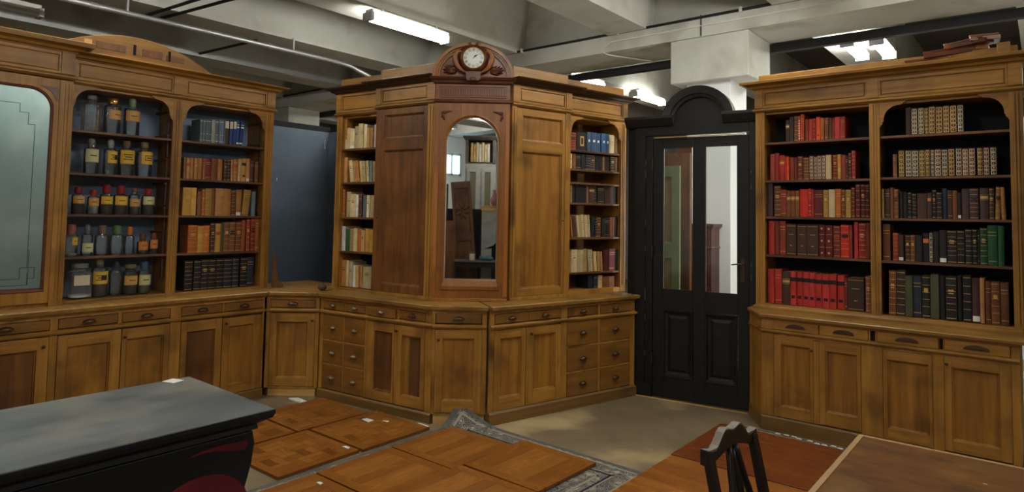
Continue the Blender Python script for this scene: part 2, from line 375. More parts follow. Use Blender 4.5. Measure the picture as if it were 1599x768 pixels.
# unseen upright light, added to brighten the column behind the salvaged door
t = thing('hidden_fill_light', 'unseen upright tube light added behind the right bookcase to brighten the column', 'fill light', (-1.0, 6.25, 0), 0)
b = MB(); b.lathe([(.16, 0), (.16, .02), (.03, .035), (.015, .05), (.015, .9)], 20); b.build('lamp_stand', M_cable, t, smooth=True, autos=40)
b = MB(); b.box(-.03, .03, .03, .06, .8, 2.3); b.box(-.05, .05, -.05, .05, .78, .8); b.box(-.05, .05, -.05, .05, 2.3, 2.32); b.build('lamp_body', M_whitepl, t)
b = MB(); b.lathe([(.045, .80), (.045, 2.30)], 16); b.build('diffuser', M_tube, t, smooth=True, autos=40)
# ---------------------------------------------------------------- cabinets
FT = .02
def base_body(k, pts, org, parent, ztop=.862, zb=.0, m=M_inside):
    """carcass: pts world XY of the front line and back, shrunk behind the face frame"""
    L = [toL(k, p) for p in pts]
    mb = MB(); mb.prism(L, zb, ztop, 'z'); return mb.build('carcass', m, parent, org)
def frame_bars(mb, bars, y0=0, th=FT, m=0):
    for a, b, c, d in bars:
        e = .0007 if (b-a) > (d-c) else 0; mb.box(a, b, y0-e, y0+th, c, d, m)
def drawer(parent, org, a, b, c, d, pull='cup', pm=None, pz=None, mt=None, y=-.003, pu=None, pw=.036):
    mb = MB(); mb.box(a, b, y, y+.022, c, d)
    o = mb.build('drawer', mt or M_oak_drawer, parent, org, bevel=.003)
    if pull == 'cup': cup_pull(o, (0, 0, 0), (pu if pu is not None else (a+b)/2)-org[0], (pz or (c+d)/2)-org[2], y, pm or M_bronze, pw)
    if pull == 'wood':
        q = MB(); w = .07; pts = [(w*math.cos(math.pi*i/12), .030*math.sin(math.pi*i/12)) for i in range(13)]
        q.prism([((a+b)/2-org[0]+x, (c+d)/2-.014-org[2]+z) for x, z in pts], y-.012, y, 'y'); q.build('cup_pull', M_molddk, o, bevel=.003)
    return o
def door(parent, org, a, b, c, d, panels, kn=None, mt=M_oak_v, mp=M_oak_panel, mr=M_oak_h, y=-.002, th=.022):
    mb = MB(); panelled(mb, a, b, c, d, y, th, panels, 0, 1, mr=2)
    o = mb.build('door', [mt, mp, mr], parent, org, bevel=.0015)
    if kn: knob(o, (0, 0, 0), kn[0]-org[0], kn[1]-org[2], y, M_bronze)
    return o
# ---- left base cabinet
U0 = .35
t, g = unit(0, U0, 0, 'base_cabinet', 'long oak base cabinet under the bottle shelves, behind the black desk', 'cabinet', )
base_body(0, [W(0, U0, -.02), W(0, 3.035, -.02), W(0, 3.035, -.6), W(0, U0, -.6)], g, t)
mb = MB()
frame_bars(mb, [(1.455, 1.501, .08, .84), (2.246, 2.328, .08, .84), (U0, .4, .08, .84), (3.018, 3.035, .08, .84), (1.877, 1.903, .75, .84), (2.662, 2.676, .75, .84), (.92, .96, .08, .84), (U0, 3.035, .832, .862)])
mb.build('face_frame', M_oak_v, t, g, bevel=.002)
mb = MB(); mold(mb, rect(U0, 3.035, 0, .03), (1, 0, 0, 0), [(.722, .0), (.727, .012), (.736, .018), (.745, .018), (.752, .010), (.756, 0)]); mb.build('waist_moulding', M_cornice, t, g)
mb = MB(); mold(mb, rect(U0, 3.035, 0, .03), (1, 0, 0, 0), [(0, .012), (.062, .012), (.072, .004), (.075, 0)]); mb.build('plinth', M_oak_floor, t, g)
for a, b in [(.41, .915), (.965, 1.452), (1.505, 1.875), (1.906, 2.243), (2.332, 2.660), (2.678, 3.016)]: drawer(t, g, a, b, .762, .828, pw=.042)
door(t, g, .41, .915, .078, .716, [(.48, .85, .15, .635)], kn=(.87, .665))
door(t, g, .965, 1.452, .078, .716, [(1.03, 1.385, .15, .635)], kn=(1.42, .655), mp=M_oak_dk)
door(t, g, 1.505, 1.902, .078, .712, [(1.562, 1.832, .15, .632)])
door(t, g, 1.908, 2.243, .078, .712, [(1.940, 2.204, .15, .635)], kn=(1.925, .655))
door(t, g, 2.332, 2.660, .078, .712, [(2.378, 2.604, .15, .632)], mp=M_oak_dk)
door(t, g, 2.668, 3.016, .078, .705, [(2.722, 2.935, .15, .635)], kn=(2.69, .665))
def worktop(name, pts, flags, label, m=M_top, z0=.862, z1=.9, origin=None):
    mb = MB(); n = len(pts); mold(mb, pts, flags, [(z0-.012, .004), (z0-.004, .012), (z0+.004, .014), (z0+.008, .03), (z1-.006, .034), (z1, .028)])
    o = mb.build(name, m, None, origin or (pts[0][0], pts[0][1], z0), bevel=0); return tag(o, label, 'worktop')
def xy(v): return (v.x, v.y)
worktop('worktop', [xy(W(0, U0, 0)), xy(W(0, 3.042, 0)), xy(W(0, 3.042, -.6)), xy(W(0, U0, -.6))], (1, 0, 0, 0), 'long oak worktop carrying the left bookcase and mirror cabinet')
# ---- small corner unit
cA = Vector((-5.268, 3.052, 0)); cB = Vector((-4.918, 3.352, 0)); cd_ = (cB-cA); cl_ = cd_.length; ca = math.atan2(cd_.y, cd_.x)
K[5] = (cA.x, cA.y, ca)
t = thing('corner_cabinet', 'narrow oak corner cabinet with one door, between left and centre cabinets', 'cabinet', cA, ca); g = (0, 0, 0)
wpts = [xy(cA), xy(cB), (-4.985, 3.86), (-5.86, 3.86), (-5.86, 3.052)]
ins = [xy(W(5, .01, -.02)), xy(W(5, cl_-.01, -.02)), (-5.0, 3.84), (-5.84, 3.84), (-5.84, 3.07)]
base_body(5, ins, g, t)
mb = MB(); frame_bars(mb, [(.0, .035, .07, .862), (cl_-.035, cl_, .07, .862), (.035, cl_-.035, .832, .862), (.035, cl_-.035, .07, .082)]); mb.build('face_frame', M_oak_v, t, g, bevel=.002)
mb = MB(); mold(mb, rect(0, cl_, 0, .03), (1, 0, 0, 0), [(.722, .0), (.727, .012), (.736, .018), (.745, .018), (.752, .010), (.756, 0)]); mb.build('waist_moulding', M_cornice, t, g)
MB().box(.03, cl_-.02, .015, .03, 0, .07).build('plinth', M_pale, t, g)
drawer(t, g, .037, cl_-.037, .764, .828, pw=.045)
door(t, g, .037, cl_-.037, .086, .714, [(.095, cl_-.10, .155, .64)], kn=(cl_-.055, .655))
worktop('worktop', wpts, (1, 0, 0, 0, 0), 'small angled oak worktop over the narrow corner cabinet')
# ---- centre left base
C12 = Vector((-3.655, 3.503)); C23 = Vector((-3.325, 3.765)); b12 = Vector((-.40, .917)); b23 = Vector((-.85, .53))
uL, uR = -4.47, toL(1, C12)[0]
t, g = unit(1, uL, 0, 'drawer_cabinet', 'oak base cabinet with eight small drawers and two doors, left of centre bay', 'cabinet')
base_body(1, [W(1, uL, -.02), C12+b12*.025, C12+b12*.55, W(1, uL, -.5)], g, t)
mb = MB(); frame_bars(mb, [(uL, -4.428, .08, .862), (-4.183, -4.168, .08, .835), (-3.925, -3.893, .08, .835), (uL, uR, .835, .862), (-3.275, uR, .08, .862), (uL, -3.893, .49, .505), (uL, -3.893, .29, .303), (-3.578, -3.55, .75, .835), (uL, uR, .716, .724)])
mb.build('face_frame', M_oak_v, t, g, bevel=.0015)
mb = MB(); mold(mb, rect(uL, uR, 0, .03), (1, 0, 0, 0), [(.722, .0), (.727, .012), (.736, .018), (.745, .018), (.752, .010), (.756, 0)]); mb.build('waist_moulding', M_cornice, t, g)
mb = MB(); mold(mb, rect(uL, uR, 0, .03), (1, 0, 0, 0), [(0, .014), (.064, .014), (.075, .004), (.078, 0)]); mb.build('plinth', M_oak_floor, t, g)
for a, b in [(-4.426, -4.185), (-4.166, -3.927)]:
    drawer(t, g, a, b, .764, .832, pm=M_nickel, pw=.03)
    for c, d in [(.507, .712), (.305, .488), (.086, .288)]: drawer(t, g, a, b, c, d, pm=M_nickel, pw=.034)
drawer(t, g, -3.891, -3.58, .758, .834, pm=M_nickel, pw=.034, y=-.016); drawer(t, g, -3.548, -3.277, .764, .832, pm=M_bronze, pw=.036)
door(t, g, -3.891, -3.60, .086, .712, [(-3.812, -3.618, .16, .64)], mp=M_oak_dk)
door(t, g, -3.594, -3.277, .086, .712, [(-3.516, -3.320, .16, .636)], kn=(-3.568, .665))
# ---- centre face base
q0, q1 = toL(2, C12)[0], toL(2, C23)[0]
t, g = unit(2, q0, 0, 'base_cabinet', 'narrow oak base cabinet below the arched mirror, centre of the bay', 'cabinet')
base_body(2, [C12+b12*.03+Vector((.01, 0)), C23+b23*.03, C23+b23*.36, C12+b12*.36], g, t)
mb = MB(); frame_bars(mb, [(q0, -.448, .08, .862), (-.088, q1, .08, .862), (q0, q1, .838, .862), (q0, q1, .716, .724), (q0, q1, .078, .086)]); mb.build('face_frame', M_oak_v, t, g, bevel=.0015)
mb = MB(); mold(mb, rect(q0, q1, 0, .03), (1, 0, 0, 0), [(.722, .0), (.727, .012), (.736, .018), (.745, .018), (.752, .010), (.756, 0)]); mb.build('waist_moulding', M_cornice, t, g)
MB().box(q0+.02, q1-.01, .015, .03, 0, .075).build('plinth', M_pale, t, g)
drawer(t, g, -.442, -.094, .765, .836, pw=.045)
door(t, g, -.446, -.09, .09, .714, [(-.388, -.148, .176, .65)], kn=(-.42, .64))
# ---- centre right base
vL, vR = toL(3, C23)[0]+.012, 4.39
t, g = unit(3, vL, 0, 'drawer_cabinet', 'oak base cabinet with ten drawers and two doors, left of the black door', 'cabinet')
base_body(3, [C23+b23*.03+Vector((.02, .06)), W(3, vR, -.02), W(3, vR, -.5), C23+b23*.55+Vector((.02, .1))], g, t)
mb = MB(); frame_bars(mb, [(vL, 2.848, .08, .862), (3.515, 3.583, .08, .862), (3.940, 3.962, .08, .862), (4.332, vR, .08, .862), (vL, vR, .838, .862), (3.170, 3.178, .75, .838), (3.583, 4.332, .498, .516), (3.583, 4.332, .290, .305), (vL, vR, .716, .724)])
mb.build('face_frame', M_oak_v, t, g, bevel=.0015)
mb = MB(); mold(mb, rect(vL, vR, 0, .03), (1, 1, 0, 0), [(.722, .0), (.727, .012), (.736, .018), (.745, .018), (.752, .010), (.756, 0)]); mb.build('waist_moulding', M_cornice, t, g)
mb = MB(); mold(mb, rect(vL, vR, 0, .45), (1, 1, 0, 0), [(0, .014), (.082, .014), (.094, .004), (.098, 0)]); mb.build('plinth', M_oak_floor, t, g)
for a, b in [(2.852, 3.168), (3.180, 3.513), (3.586, 3.938), (3.964, 4.330)]: drawer(t, g, a, b, .762, .834, pw=.036, mt=M_oak_drawer if a != 3.586 else M_oak_dk)
for a, b in [(3.586, 3.938), (3.964, 4.330)]:
    for c, d in [(.519, .713), (.307, .496), (.102, .288)]: drawer(t, g, a, b, c, d, pw=.036)
door(t, g, 2.850, 3.150, .102, .712, [(2.905, 3.108, .19, .647)])
door(t, g, 3.156, 3.513, .102, .712, [(3.232, 3.460, .2, .646)], kn=(3.20, .66))
K1b, K3b = W(1, uL, -.55), W(3, 4.41, -.55)
worktop('worktop', [xy(W(1, uL, 0)), xy(C12), xy(C23), xy(C23+b23*.48), xy(C12+b12*.75), xy(W(1, uL, -.62))], (1, 1, 0, 0, 0, 0), 'oak worktop below the tall left cupboard and arched mirror, bending at the bay')
worktop('worktop', [xy(W(3, vL+.004, 0)), xy(W(3, 4.395, 0)), xy(W(3, 4.395, -.56)), xy(C12+b12*.75+Vector((.22, .12))), xy(C23+b23*.5+Vector((.012, .02)))], (1, 1, 0, 0, 0), 'oak worktop running from the bay corner towards the black door')

# ---- upper units
def frieze(t, g, a, b, vf, depth, blocks, mt=M_oak_h, ends=(1, 1), z0=2.52, zc=2.695, zt=2.752, dark=False, topb=None):
    """entablature at local y = vf..vf+depth"""
    f = (1, ends[1], 0, ends[0])
    mb = MB(); mb.box(a, b, vf, vf+depth, z0, zc)
    edges = [a] + [x for bl in blocks for x in bl] + [b]
    for i in range(0, len(blocks)):
        mb.box(blocks[i][0], blocks[i][1], vf-.018, vf, z0+.03, zc)
    ge = sorted(blocks)
    for i in range(len(ge)-1):
        x0, x1 = ge[i][1], ge[i+1][0]
        mb.box(x0, x1, vf-.012, vf, z0+.03, z0+.046); mb.box(x0, x1, vf-.012, vf, zc-.024, zc)
        mb.box(x0, x0+.014, vf-.012, vf, z0+.046, zc-.024); mb.box(x1-.014, x1, vf-.012, vf, z0+.046, zc-.024)
        panel_ring(mb, x0+.014, x1-.014, z0+.046, zc-.024, vf-.012, [(0, 0), (.001, .0115), (.007, .0115), (.008, .004), (.014, .003)], fill=True)
    mb.build('frieze', mt, t, g, bevel=.0015)
    mb = MB(); mold(mb, rect(a, b, vf, vf+depth), f, [(z0-.006, .004), (z0, .012), (z0+.008, .022), (z0+.018, .022), (z0+.024, .012), (z0+.032, .006)]); mb.build('lower_moulding', M_cornice, t, g)
    mb = MB(); mold(mb, rect(a, b, vf, vf+depth), f, [(zc-.004, .004), (zc, .016), (zc+.010, .020), (zc+.014, .04), (zc+.030, .05), (zc+.046, .082), (zc+.044, .098), (zt-.004, .102), (zt, .094)]); mb.build('cornice', M_molddk if dark else M_cornice, t, g)
    if topb: MB().box(a+.02, b-.02, vf+.02, vf+.045, zt, topb).build('top_board', M_cornice, t, g, bevel=.004)
def spandrel(x, z, sgn, y0, y1, wd=.17, ht=.19):
    """scalloped corner bracket: (x,z) the opening's top corner"""
    s = wd/.17; q = ht/.19
    pts = [(0, 0), (.17, 0), (.17, -.010), (.155, -.014), (.148, -.024), (.135, -.028)]
    for i in range(1, 9):
        a = R(90 + 90*i/8); pts.append((.132+.105*math.cos(a), -.133+.105*math.sin(a)))
    pts += [(.027, -.146), (.018, -.152), (.020, -.165), (.010, -.172), (.0, -.190)]
    p = [(x+sgn*a*s, z+b*q) for a, b in pts]
    return p
def shelf_unit(t, g, bays, vf, depth, z0, z1, stiles, shelves, back=M_blueback, arch=(), zlo=.9, sidem=M_inside, ratchet=True):
    """open bookcase body. bays: list of (a,b); shelves per bay"""
    a0, b0 = stiles[0][0], stiles[-1][1]
    mb = MB()
    for a, b in stiles: mb.box(a, b, vf, vf+.022, zlo, z1)
    for a, b in stiles:
        c = (a+b)/2
        mb.box(c-.014, c-.004, vf-.006, vf, z0+.02, z1-.02); mb.box(c+.004, c+.014, vf-.006, vf, z0+.02, z1-.02)
    mb.build('face_frame', M_oak_v, t, g, bevel=.0015)
    mb = MB()
    for i, (a, b) in enumerate(stiles):
        last, first = i == len(stiles)-1, i == 0
        if first: mb.box(a+.004, b, vf+.022, vf+depth, zlo, z1)
        elif last: mb.box(a, b-.004, vf+.022, vf+depth, zlo, z1)
        else: mb.box(a+.02, b-.02, vf+.022, vf+depth, zlo, z1)
    mb.build('side_panel', M_oak_v, t, g)
    MB().box(a0+.004, b0-.004, vf+depth-.012, vf+depth, zlo, z1).build('back_panel', back, t, g)
    mb = MB(); mb.box(a0+.004, b0-.004, vf+.022, vf+depth-.012, z1-.02, z1); mb.build('top_panel', M_oak_h, t, g)
    mb = MB(); mb.box(a0+.004, b0-.004, vf+.004, vf+depth-.012, zlo, z0)
    mb.build('bottom_rail', M_oak_h, t, g, bevel=.0015)
    for (a, b), zs in zip(bays, shelves):
        for z in zs:
            MB().box(a-.001, b+.001, vf+.012, vf+depth-.013, z-.018, z).build('shelf', M_shelf, t, g, bevel=.002)
        if ratchet:
            r = MB()
            for k in range(7):
                z = z0+.12+k*.2
                r.box(b-.014, b, vf+.06, vf+.09, z, z+.16); r.box(b-.018, b, vf+.06, vf+depth-.03, z+.165, z+.18)
            r.build('shelf_rack', M_inside, t, g)
    for i in arch:
        a, b = bays[i]
        m1 = MB()
        m1.prism(spandrel(a, z1-.0, 1, 0, 0), vf+.002, vf+.02, 'y'); m1.build('arch_bracket', M_oak_h, t, g)
        m1 = MB(); m1.prism(spandrel(b, z1-.0, -1, 0, 0)[::-1], vf+.002, vf+.02, 'y'); m1.build('arch_bracket', M_oak_h, t, g)
# left bookcase
t, g = unit(0, 1.573, .9, 'bookcase', 'open oak bookcase with glass bottles in one bay and books in the other', 'bookcase')
shelf_unit(t, g, [(1.578, 2.302), (2.380, 3.120)], .25, .33, .918, 2.515, [(1.573, 1.579), (2.302, 2.380), (3.120, 3.200)], [[1.238, 1.552, 1.86, 2.18]]*2, arch=(0, 1))
frieze(t, g, 1.575, 3.2, .25, .33, [(1.575, 1.60), (2.29, 2.39), (3.12, 3.2)], ends=(0, 1))
# mirror-door cabinet on the left
t, g = unit(0, .55, .9, 'mirror_cabinet', 'tall oak cabinet with frosted glass door, left of the bottle shelves', 'cabinet')
MB().box(.56, 1.56, .222, .56, .9, 2.52).build('carcass', M_oak_v, t, g)
mb = MB(); mb.box(1.487, 1.5695, .19, .222, .9, 2.52)
mb.box(1.52, 1.527, .184, .19, .93, 2.5); mb.box(1.54, 1.547, .184, .19, .93, 2.5); mb.build('face_frame', M_oak_v, t, g, bevel=.002)
frieze(t, g, .55, 1.5705, .2, .36, [(.55, .63), (1.485, 1.5705)], ends=(1, 1), z0=2.535, zc=2.725, zt=2.805)
def arch_pts(a, b, z0, zs, kind, r=0, n=20):
    """outline CCW starting bottom left: full arch or rounded corners"""
    P = [(a, z0), (b, z0)]
    if kind == 'arch':
        c = (a+b)/2; rr = (b-a)/2
        P += [(c+rr*math.cos(math.pi*i/n), zs+rr*math.sin(math.pi*i/n)) for i in range(n+1)]
    else:
        P += [(b-r+r*math.cos(math.pi/2*i/n), zs-r+r*math.sin(math.pi/2*i/n)) for i in range(n+1)]
        P += [(a+r-r*math.sin(math.pi/2*i/n), zs-r+r*math.cos(math.pi/2*i/n)) for i in range(n+1)]
    return P
def shrink(P, d): return offset_poly(P, [1]*len(P), -d)
def ray_hit(P, c, a):
    d = (math.cos(a), math.sin(a)); best = None
    for i in range(len(P)):
        p, q = P[i], P[(i+1) % len(P)]; e = (q[0]-p[0], q[1]-p[1]); den = d[0]*e[1]-d[1]*e[0]
        if abs(den) < 1e-12: continue
        w_ = (p[0]-c[0], p[1]-c[1]); tt = (w_[0]*e[1]-w_[1]*e[0])/den; ss = (w_[0]*d[1]-w_[1]*d[0])/den
        if tt > 0 and -1e-9 <= ss <= 1+1e-9 and (best is None or tt < best): best = tt
    return (c[0]+d[0]*best, c[1]+d[1]*best)
def holed(mb, outer, hole, yf, yb, steps, m=0, ms=1, c=None):
    """plate with a shaped hole; steps: [(inset, dy)] moulding inside the hole"""
    c = c or (sum(p[0] for p in hole)/len(hole), sum(p[1] for p in hole)/len(hole))
    ang = sorted(set([round(math.atan2(p[1]-c[1], p[0]-c[0]), 6) for p in outer+hole]))
    A = [ray_hit(outer, c, a) for a in ang]; B = [ray_hit(hole, c, a) for a in ang]
    mb.loft([[(x, yb, z) for x, z in A], [(x, yf, z) for x, z in A], [(x, yf, z) for x, z in B]], m, False, False)
    loops = []
    for i, dy in steps:
        H = [ray_hit(shrink(hole, i) if i else hole, c, a) for a in ang]; loops.append([(x, yf+dy, z) for x, z in H])
    mb.loft(loops, ms, False, False)
    return loops[-1]
M_frost = noisy('etched_glass', S(150, 172, 168), S(128, 152, 150), (2, 2, 1.2), rough=.26, rough2=.32, c3=S(168, 186, 180), s3=1.5, bump=0, spec=.8, metal=.55)
hole = arch_pts(.74, 1.457, 1.003, 2.449, 'round', .15)
mb = MB(); last = holed(mb, [(.62, .925), (1.487, .925), (1.487, 2.52), (.62, 2.52)], hole, .196, .222, [(0, 0), (.006, -.006), (.016, -.004), (.02, .01)], c=(1.1, 1.75))
dr = mb.build('door', [M_oak_v, M_mah_dk], t, g)
MB().add(last, [tuple(range(len(last)))]).build('glass_pane', M_frost, dr, g)
eb = MB(); y = .2045
M_etch = mat('etched_line', S(60, 84, 88), .4)
for a, b, c_, d_ in [(1.352, 1.356, 1.18, 2.18), (1.312, 1.356, 2.176, 2.18), (1.312, 1.316, 2.18, 2.26), (1.26, 1.316, 2.256, 2.26), (1.26, 1.264, 2.26, 2.32), (.80, 1.264, 2.316, 2.32), (1.312, 1.396, 1.176, 1.18), (1.312, 1.316, 1.10, 1.18), (1.396, 1.4, 1.10, 1.18), (1.356, 1.396, 1.10, 1.104), (1.356, 1.36, 1.06, 1.14), (.8, 1.316, 1.10, 1.104), (.8, 1.36, 1.056, 1.06), (1.36, 1.364, 1.056, 1.3)]: eb.box(a, b, y, y+.003, c_, d_)
eb.build('etched_border', M_etch, dr, g)
cv = MB()
cv.prism([(1.477, 2.462), (1.477, 2.36), (1.466, 2.372), (1.452, 2.405), (1.43, 2.43), (1.40, 2.448), (1.375, 2.462)], .191, .196, 'y')
cv.build('carved_corner', M_mah_dk, dr, g)
# arched salvaged board on the left bookcase
pts = [(1.40, 2.7525)] + [(1.40 + 1.17*i/24, 2.7525 + .185*math.sin(math.pi*min(1, (i/24)*1.0))**.8) for i in range(1, 24)] + [(2.57, 2.7525)]
org = W(0, 2.0, 0, 2.7525)
mb = MB(); L = [(u-2.0, z-2.7525) for u, z in pts]; mb.prism(L[::-1], .19, .215, 'y')
pb = mb.build('arched_board', M_cornice, None, (0, 0, 0), bevel=.003, loc=org, rotz=K[0][2]); tag(pb, 'curved raw oak board standing on the left bookcase cornice', 'board')
for u0_, w_, h_ in [(1.62, .05, .05), (1.70, .2, .05), (2.02, .15, .055), (2.2, .14, .04)]:
    MB().box(u0_-2, u0_-2+w_, .184, .19, .05, .05+h_).build('veneer_patch', M_pale if w_ < .1 else M_oak_dk, pb)
for u0_ in (1.955, 2.215): MB().box(u0_-2, u0_-2+.018, .1835, .1895, .045, .125).build('slot', M_black, pb)

# centre left: open shelves and tall cupboard
t, g = unit(1, -4.615, .9, 'bookcase', 'narrow open oak bookshelf of pale paperbacks, left of the tall left cupboard', 'bookcase')
shelf_unit(t, g, [(-4.545, -4.075)], .25, .3, .918, 2.49, [(-4.615, -4.545), (-4.075, -4.062)], [[1.25, 1.56, 1.878, 2.188]], back=M_blackback, ratchet=False)
mb = MB(); mb.box(-4.545, -4.515, .28, .36, 2.28, 2.49); mb.box(-4.20, -4.10, .262, .28, 2.465, 2.49); mb.build('broken_bracket', M_oak_h, t, g, bevel=.004)
frieze(t, g, -4.615, -4.0615, .25, .3, [(-4.615, -4.55), (-4.075, -4.062)], ends=(1, 0), z0=2.495, topb=2.842, dark=True)
t, g = unit(1, -4.06, .9, 'cupboard', 'tall oak cupboard left of the arched mirror, darker brown panels', 'cupboard')
MB().box(-4.058, -3.392, .222, .5, .9, 2.52).build('carcass', M_oak_v, t, g)
mb = MB(); mb.box(-3.472, -3.39, .195, .222, .9, 2.52); mb.box(-3.45, -3.442, .188, .195, .93, 2.5); mb.box(-3.42, -3.412, .188, .195, .93, 2.5); mb.box(-4.06, -3.39, .197, .222, .9, .928); mb.build('face_frame', M_oak_v, t, g, bevel=.002)
d = door(t, g, -4.06, -3.474, .93, 2.505, [(-3.96, -3.518, .995, 2.145), (-3.96, -3.516, 2.25, 2.452)], mt=M_oak_dk, mp=M_oak_dk, mr=M_oak_dk, y=.197)
MB().lathe([(.006, 0), (.006, -.003)], 10, (-4.02+4.06, .197, 1.56-.9), axis='y').build('keyhole', M_black, d)
frieze(t, g, -4.06, -3.388, .2, .3, [(-4.06, -4.0), (-3.47, -3.388)], ends=(1, 0), topb=2.862, dark=True)
# centre right: tall cupboard and open shelves
t, g = unit(3, 3.122, .9, 'cupboard', 'tall oak cupboard right of the arched mirror, two-panel door', 'cupboard')
MB().box(3.124, 3.766, .222, .5, .9, 2.52).build('carcass', M_oak_v, t, g)
mb = MB(); mb.box(3.122, 3.170, .195, .222, .9, 2.52); mb.box(3.142, 3.150, .188, .195, .93, 2.5); mb.box(3.706, 3.768, .195, .222, .9, 2.52); mb.box(3.122, 3.768, .192, .222, .9, .93); mb.build('face_frame', M_oak_v, t, g, bevel=.002)
d = door(t, g, 3.172, 3.704, .932, 2.505, [(3.236, 3.672, .99, 2.14), (3.236, 3.668, 2.235, 2.445)], y=.197)
MB().lathe([(.006, 0), (.006, -.003)], 10, (3.69-3.122, .197, 1.56-.9), axis='y').build('keyhole', M_black, d)
frieze(t, g, 3.122, 3.77, .2, .3, [(3.122, 3.190), (3.70, 3.77)], ends=(0, 1), topb=2.862, dark=True)
t, g = unit(3, 3.771, .9, 'bookcase', 'narrow open oak bookshelf with blue binders on top, beside the black door', 'bookcase')
shelf_unit(t, g, [(3.80, 4.453)], .25, .3, .942, 2.515, [(3.771, 3.80), (4.453, 4.523)], [[1.097, 1.413, 1.727, 1.912, 2.035, 2.207]], back=M_oakback, arch=(0,), ratchet=False)
frieze(t, g, 3.7715, 4.523, .25, .3, [(3.7715, 3.79), (4.46, 4.523)], ends=(0, 1), topb=2.845, dark=True)
# ---- the mirror and clock unit at the centre of the bay
t, g = unit(2, -.515, .9, 'mirror_cabinet', 'tall mahogany centre cabinet with arched mirror and carved clock pediment', 'cabinet')
ma, mb_, mv = -.513, .100, .25
bk = [toL(2, W(1, -3.36, -.46)), toL(2, W(3, 3.10, -.46))]
bp = [(ma+.004, mv+.022), (mb_-.004, mv+.022), (bk[1][0], bk[1][1]), (bk[0][0], bk[0][1])]
m = MB(); m.prism(bp, .9, 2.72, 'z'); m.build('carcass', M_mah, t, g)
hole = arch_pts(-.440, .036, .99, 2.187, 'arch', n=28)
m = MB(); last = holed(m, [(ma, .9), (mb_, .9), (mb_, 2.53), (ma, 2.53)], hole, mv, mv+.022, [(0, 0), (0.001, -.010), (.010, -.012), (.018, -.004), (.024, .002), (.026, .014)], c=(-.202, 1.75))
dr = m.build('door', [M_mah, M_mah], t, g)
MB().add(last, [tuple(range(len(last)))]).build('mirror_glass', M_mirror, dr, g)
bev = MB()
c0 = (-.202, 1.75); lp = [(p[0], p[2]) for p in last]
in2 = [(p[0]+(c0[0]-p[0])*.03, p[1]+(c0[1]-p[1])*.012) for p in lp]
bev.loft([[(x, mv+.0138, z) for x, z in lp], [(x, mv+.0128, z) for x, z in in2]], 0, False, False); bev.build('mirror_bevel', mat('bevel_glass', (.9, .93, .95, 1), .12, 1), dr, g)
# pilaster edges and waist line of the frame
m = MB()
for a, b in ((ma, ma+.035), (mb_-.035, mb_)): m.box(a, b, mv-.006, mv, .94, 2.46)
m.box(ma, mb_, mv-.010, mv, .9, .925); m.build('frame_strip', wood('mahogany_light', S(178, 112, 48), S(140, 82, 32), S(112, 62, 28), 'z', .4), t, g, bevel=.004)
# carved leaf corners
for sg, cx in ((1, ma+.045), (-1, mb_-.045)):
    m = MB()
    for i in range(5):
        a = R(-8 - 24*i); L_ = (.085, .06, .05, .06, .085)[i]
        rot = Matrix.Rotation(a if sg > 0 else math.pi-a, 3, 'Y')
        q = rot @ Vector((L_*.5, 0, 0)); 
        m.ell((cx+sg*.012+abs(q.x)*sg, mv-.004, 2.448-abs(q.z)), (L_*.5, .008, .010), 0, 8, 6, rot)
    m.ell((cx+sg*.02, mv-.006, 2.435), (.014, .012, .014), 0)
    m.build('carved_corner', M_mah_dk, t, g, smooth=True)
m = MB(); m.box(ma, mb_, mv, mv+.022, 2.53, 2.70)
m.build('frieze', M_mah_h, t, g)
m = MB()
m.box(ma+.03, mb_-.03, mv-.006, mv, 2.560, 2.566); m.box(ma+.03, mb_-.03, mv-.006, mv, 2.650, 2.656); m.box(ma+.03, ma+.036, mv-.006, mv, 2.56, 2.656); m.box(mb_-.036, mb_-.03, mv-.006, mv, 2.56, 2.656)
n = 27
for i in range(n):
    x = ma+.05+(mb_-ma-.1)*i/(n-1); m.box(x-.0045, x+.0045, mv-.006, mv, 2.575, 2.642)
m.build('fluted_panel', M_mah_dk, t, g, bevel=.002)
m = MB(); P4 = [(ma, mv), (mb_, mv), (bk[1][0], bk[1][1]), (bk[0][0], bk[0][1])]; P4 = [(ma, mv), (mb_, mv), (mb_, mv+.06), (ma, mv+.06)]
mold(m, P4, (1, 1, 0, 1), [(2.515, .002), (2.52, .010), (2.528, .016), (2.536, .014), (2.545, .004)])
mold(m, P4, (1, 1, 0, 1), [(2.672, .004), (2.68, .022), (2.70, .026), (2.704, .04), (2.722, .05), (2.728, .044)])
m.build('cornice', M_mah_dk, t, g)
# half-round pediment
pc = (ma+mb_)/2; pz = 2.728; pr = .335
def halfring(mb, r0, r1, y0, y1, m=0, n=36):
    A = [(pc+r0*math.cos(math.pi*i/n), pz+r0*.84*math.sin(math.pi*i/n)) for i in range(n+1)]
    B = [(pc+r1*math.cos(math.pi*i/n), pz+r1*.84*math.sin(math.pi*i/n)) for i in range(n+1)]
    mb.loft([[(x, y1, z) for x, z in B], [(x, y0, z) for x, z in B], [(x, y0, z) for x, z in A], [(x, y1, z) for x, z in A]], m, True, True, closed=False)
m = MB(); halfring(m, pr-.028, pr, mv-.05, mv+.09); halfring(m, pr-.042, pr-.028, mv-.032, mv+.03); halfring(m, pr-.06, pr-.042, mv-.02, mv+.02)
m.build('pediment_arch', M_mah, t, g)
m = MB(); n = 30; m.prism([(pc+(pr-.03)*math.cos(math.pi*i/n), pz+(pr-.03)*.84*math.sin(math.pi*i/n)) for i in range(n+1)], mv+.004, mv+.085, 'y'); m.build('tympanum', wood('mahogany_tympanum', S(160, 96, 54), S(116, 62, 34), S(92, 50, 30), 'x', .4), t, g)
cz = 2.884; cy = mv
